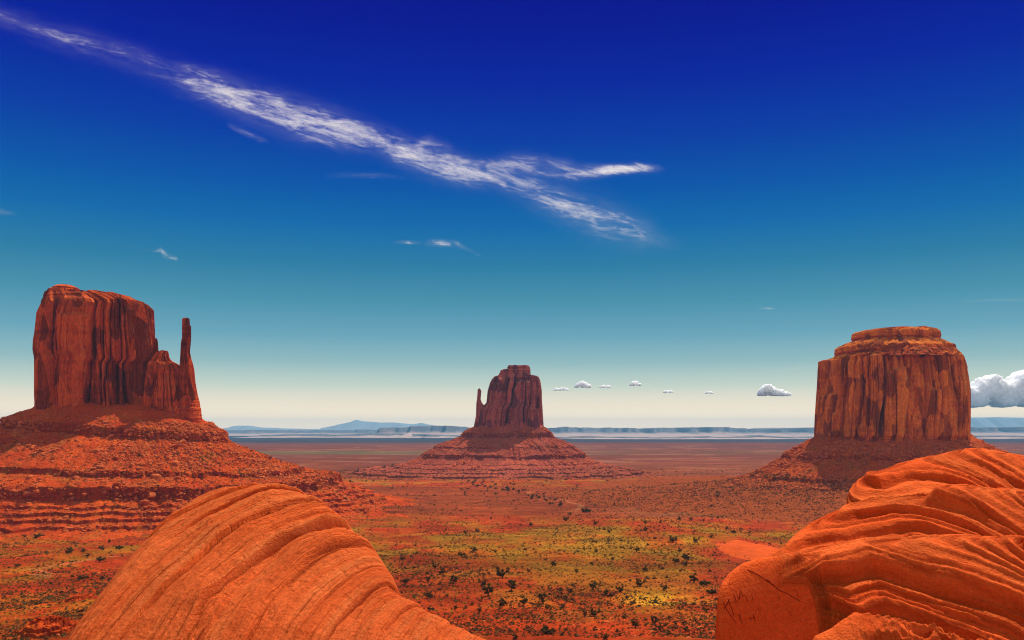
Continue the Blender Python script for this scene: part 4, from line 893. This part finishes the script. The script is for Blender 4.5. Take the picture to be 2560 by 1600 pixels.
cirrus('cirrus_wisp', 'small slanting wisp below the long cloud streak', [[(575, 315, 10, .5), (610, 332, 10, .6), (650, 350, 9, .75), (672, 356, 5, .2)]], 3000, 12, 11, 3.0)
cirrus('cirrus_wisp', 'short bright flat wisp above the middle butte', [[(985, 606, 6, .2), (1020, 606, 6, .9), (1050, 607, 5, .5)], [(1070, 608, 12, .5), (1105, 609, 10, 1.3), (1140, 610, 9, .9), (1165, 622, 7, .45), (1200, 640, 6, .3)]], 3000, 10, 13, 2.5)
cirrus('cirrus_wisp', 'small hook shaped wisp above the stone finger of the tall butte', [[(300, 612, 5, .12), (380, 628, 8, .2), (402, 625, 7, .9), (415, 640, 10, .9), (440, 648, 7, .8)]], 3000, 10, 17, 2.5)
cirrus('cirrus_wisp', 'thin wisp at the left frame edge', [[(-60, 525, 12, .5), (0, 530, 12, .6), (40, 536, 7, .2)]], 3000, 10, 19, 3.0)
cirrus('cirrus_wisp', 'thin level wisp left of the top of the broad butte', [[(1945, 922, 3.5, .4), (1990, 920, 4, .7), (2035, 916, 3, .4)]], 2200, 8, 23, 1.5)
cirrus('cirrus_wisp', 'tiny level wisp high above the row of small clouds', [[(1895, 771, 3.5, .4), (1920, 771, 4, .7), (1945, 773, 3, .3)]], 2600, 8, 27, 1.5)
cirrus('cirrus_wisp', 'thin level wisp in the open sky near the right frame edge', [[(2400, 754, 4, .3), (2480, 751, 5, .5), (2580, 749, 4, .5)]], 2600, 8, 29, 2.0)
cirrus('cirrus_veil', 'faint pale veil low in the sky left of the middle butte', [[(670, 1012, 10, .5), (700, 1008, 9, .8), (735, 1018, 10, .6), (775, 1030, 10, .5)]], 1500, 8, 33, 2.5)
cirrus('cirrus_veil', 'faint level veil low above the row of small clouds', [[(1480, 990, 5, .3), (1600, 993, 6, .6), (1760, 995, 6, .6), (1900, 992, 5, .3)]], 1600, 8, 37, 3.0)
cirrus('cirrus_veil', 'thin patchy veil below the left half of the long streak', [[(820, 440, 10, .2), (880, 438, 10, .35), (960, 440, 10, .35), (1010, 446, 8, .15)]], 3000, 10, 39, 3.0)
def cum_material():
    m = bpy.data.materials.new('heap_cloud'); m.use_nodes = True; t = m.node_tree; t.nodes.clear()
    out = N('ShaderNodeOutputMaterial', t); b = N('ShaderNodeBsdfPrincipled', t)
    b.inputs['Base Color'].default_value = (1.0, 0.985, 0.955, 1); b.inputs['Roughness'].default_value = 1.0; b.inputs['Specular IOR Level'].default_value = 0.0
    b.inputs['Subsurface Weight'].default_value = 1.0; b.inputs['Subsurface Radius'].default_value = (1, 1, 1); b.inputs['Subsurface Scale'].default_value = 300.0
    t.links.new(b.outputs[0], out.inputs['Surface']); return m
M_CUM = cum_material()
def cumulus(label, px, py, wpx, hpx, D, seed, tops=None, n=40):
    rnd = random.Random(seed); bm = bmesh.new(); k = D / F; c = P(px, py, D); small = n <= 40
    for q in range(n):
        u = rnd.uniform(-1, 1); top = np.interp(u, *zip(*tops)) if tops else math.sqrt(max(0, 1 - u * u)) ** 0.8
        v = rnd.random() ** 0.8 * top
        r = (0.13 + 0.20 * rnd.random()) * min(1, 0.35 + top) * hpx * k * (0.9 if v < 0.6 * top else 0.6)
        r = r * (1.5 if small else 1.0)
        g = bmesh.ops.create_icosphere(bm, subdivisions=3, radius=r)
        for vv in g['verts']: vv.co += Vector((u * wpx / 2 * k * 0.92, rnd.uniform(-0.5, 0.5) * hpx * k, v * hpx * k * 0.9))
    for vv in bm.verts: vv.co.z = max(vv.co.z, -0.04 * hpx * k + 0.25 * min(0, vv.co.z + 0.04 * hpx * k))
    me = bpy.data.meshes.new('cumulus_cloud'); bm.to_mesh(me); bm.free()
    tmp = bpy.data.objects.new('cumulus_cloud', me); COL.objects.link(tmp); md = tmp.modifiers.new('r', 'REMESH'); md.mode = 'VOXEL'; md.voxel_size = hpx * k * (0.07 if small else 0.04)
    bpy.context.view_layer.update(); me2 = bpy.data.meshes.new_from_object(tmp.evaluated_get(bpy.context.evaluated_depsgraph_get()))
    bpy.data.objects.remove(tmp); bpy.data.meshes.remove(me); me = me2; me.name = 'cumulus_cloud'
    V = np.zeros(len(me.vertices) * 3); me.vertices.foreach_get('co', V); V = V.reshape(-1, 3); s = hpx * k * 0.12
    V += (np.stack([fbm(V[:, 0] / s, V[:, 1] / s, V[:, 2] / s, 3, seed + j) for j in range(3)], -1) - 0.5) * s * (0.4 if small else 0.8)
    me.vertices.foreach_set('co', V.ravel().astype(np.float32)); me.polygons.foreach_set('use_smooth', np.ones(len(me.polygons), bool)); me.materials.append(M_CUM)
    o = bpy.data.objects.new('cumulus_cloud', me); COL.objects.link(o); o.location = c
    return tag(o, label, 'cloud', 'small heap clouds over the horizon')
cumulus('large white cloud bank right of the broad butte', 2520, 1012, 230, 74, 24000, 31, [(-1, .5), (-.72, .7), (-.52, .95), (-.4, 1.05), (-.2, .8), (-.05, .72), (.2, .95), (.35, 1.2), (.6, 1.1), (1, .5)], 150)
cumulus('puffy slanting cloud left of the broad butte', 1937, 988, 82, 28, 22000, 33, [(-1, .4), (-.75, 1.0), (-.4, .95), (0, .7), (.5, .45), (1, .15)], 60)
cumulus('round topped cloud, second from the middle butte', 1457, 968, 40, 15, 22000, 35)
cumulus('flat faint cloud nearest the middle butte', 1402, 976, 40, 8, 22000, 37)
cumulus('small flat cloud, third from the middle butte', 1512, 969, 32, 7, 22000, 39)
cumulus('small round cloud, fourth and highest of the row right of the middle butte', 1588, 964, 27, 11, 22000, 41)
cumulus('tiny flat cloud, fifth in the row right of the middle butte', 1671, 982, 28, 7, 22000, 43)
cumulus('tiny cloud, sixth in the row and last before the slanting one', 1773, 984, 20, 6, 22000, 45)

# ------------------------------------------------------------------ the air
hb = [(-20000, -3000, -120), (20000, 25500, 310)]
bm = bmesh.new(); bmesh.ops.create_cube(bm, size=1)
for v in bm.verts: v.co = Vector([hb[0][i] + (v.co[i] + 0.5) * (hb[1][i] - hb[0][i]) for i in range(3)])
me = bpy.data.meshes.new('haze'); bm.to_mesh(me); bm.free()
hz = bpy.data.objects.new('haze', me); COL.objects.link(hz); tag(hz, 'pale blue air between the buttes and the far mesas', kind='stuff')
m = bpy.data.materials.new('thin_air'); m.use_nodes = True; t = m.node_tree; t.nodes.clear()
out = N('ShaderNodeOutputMaterial', t); pv = N('ShaderNodeVolumePrincipled', t)
pv.inputs['Color'].default_value = (0.14, 0.50, 0.82, 1); pv.inputs['Density'].default_value = 3.6e-5; pv.inputs['Density Attribute'].default_value = ''
t.links.new(pv.outputs[0], out.inputs['Volume'])
me.materials.append(m)
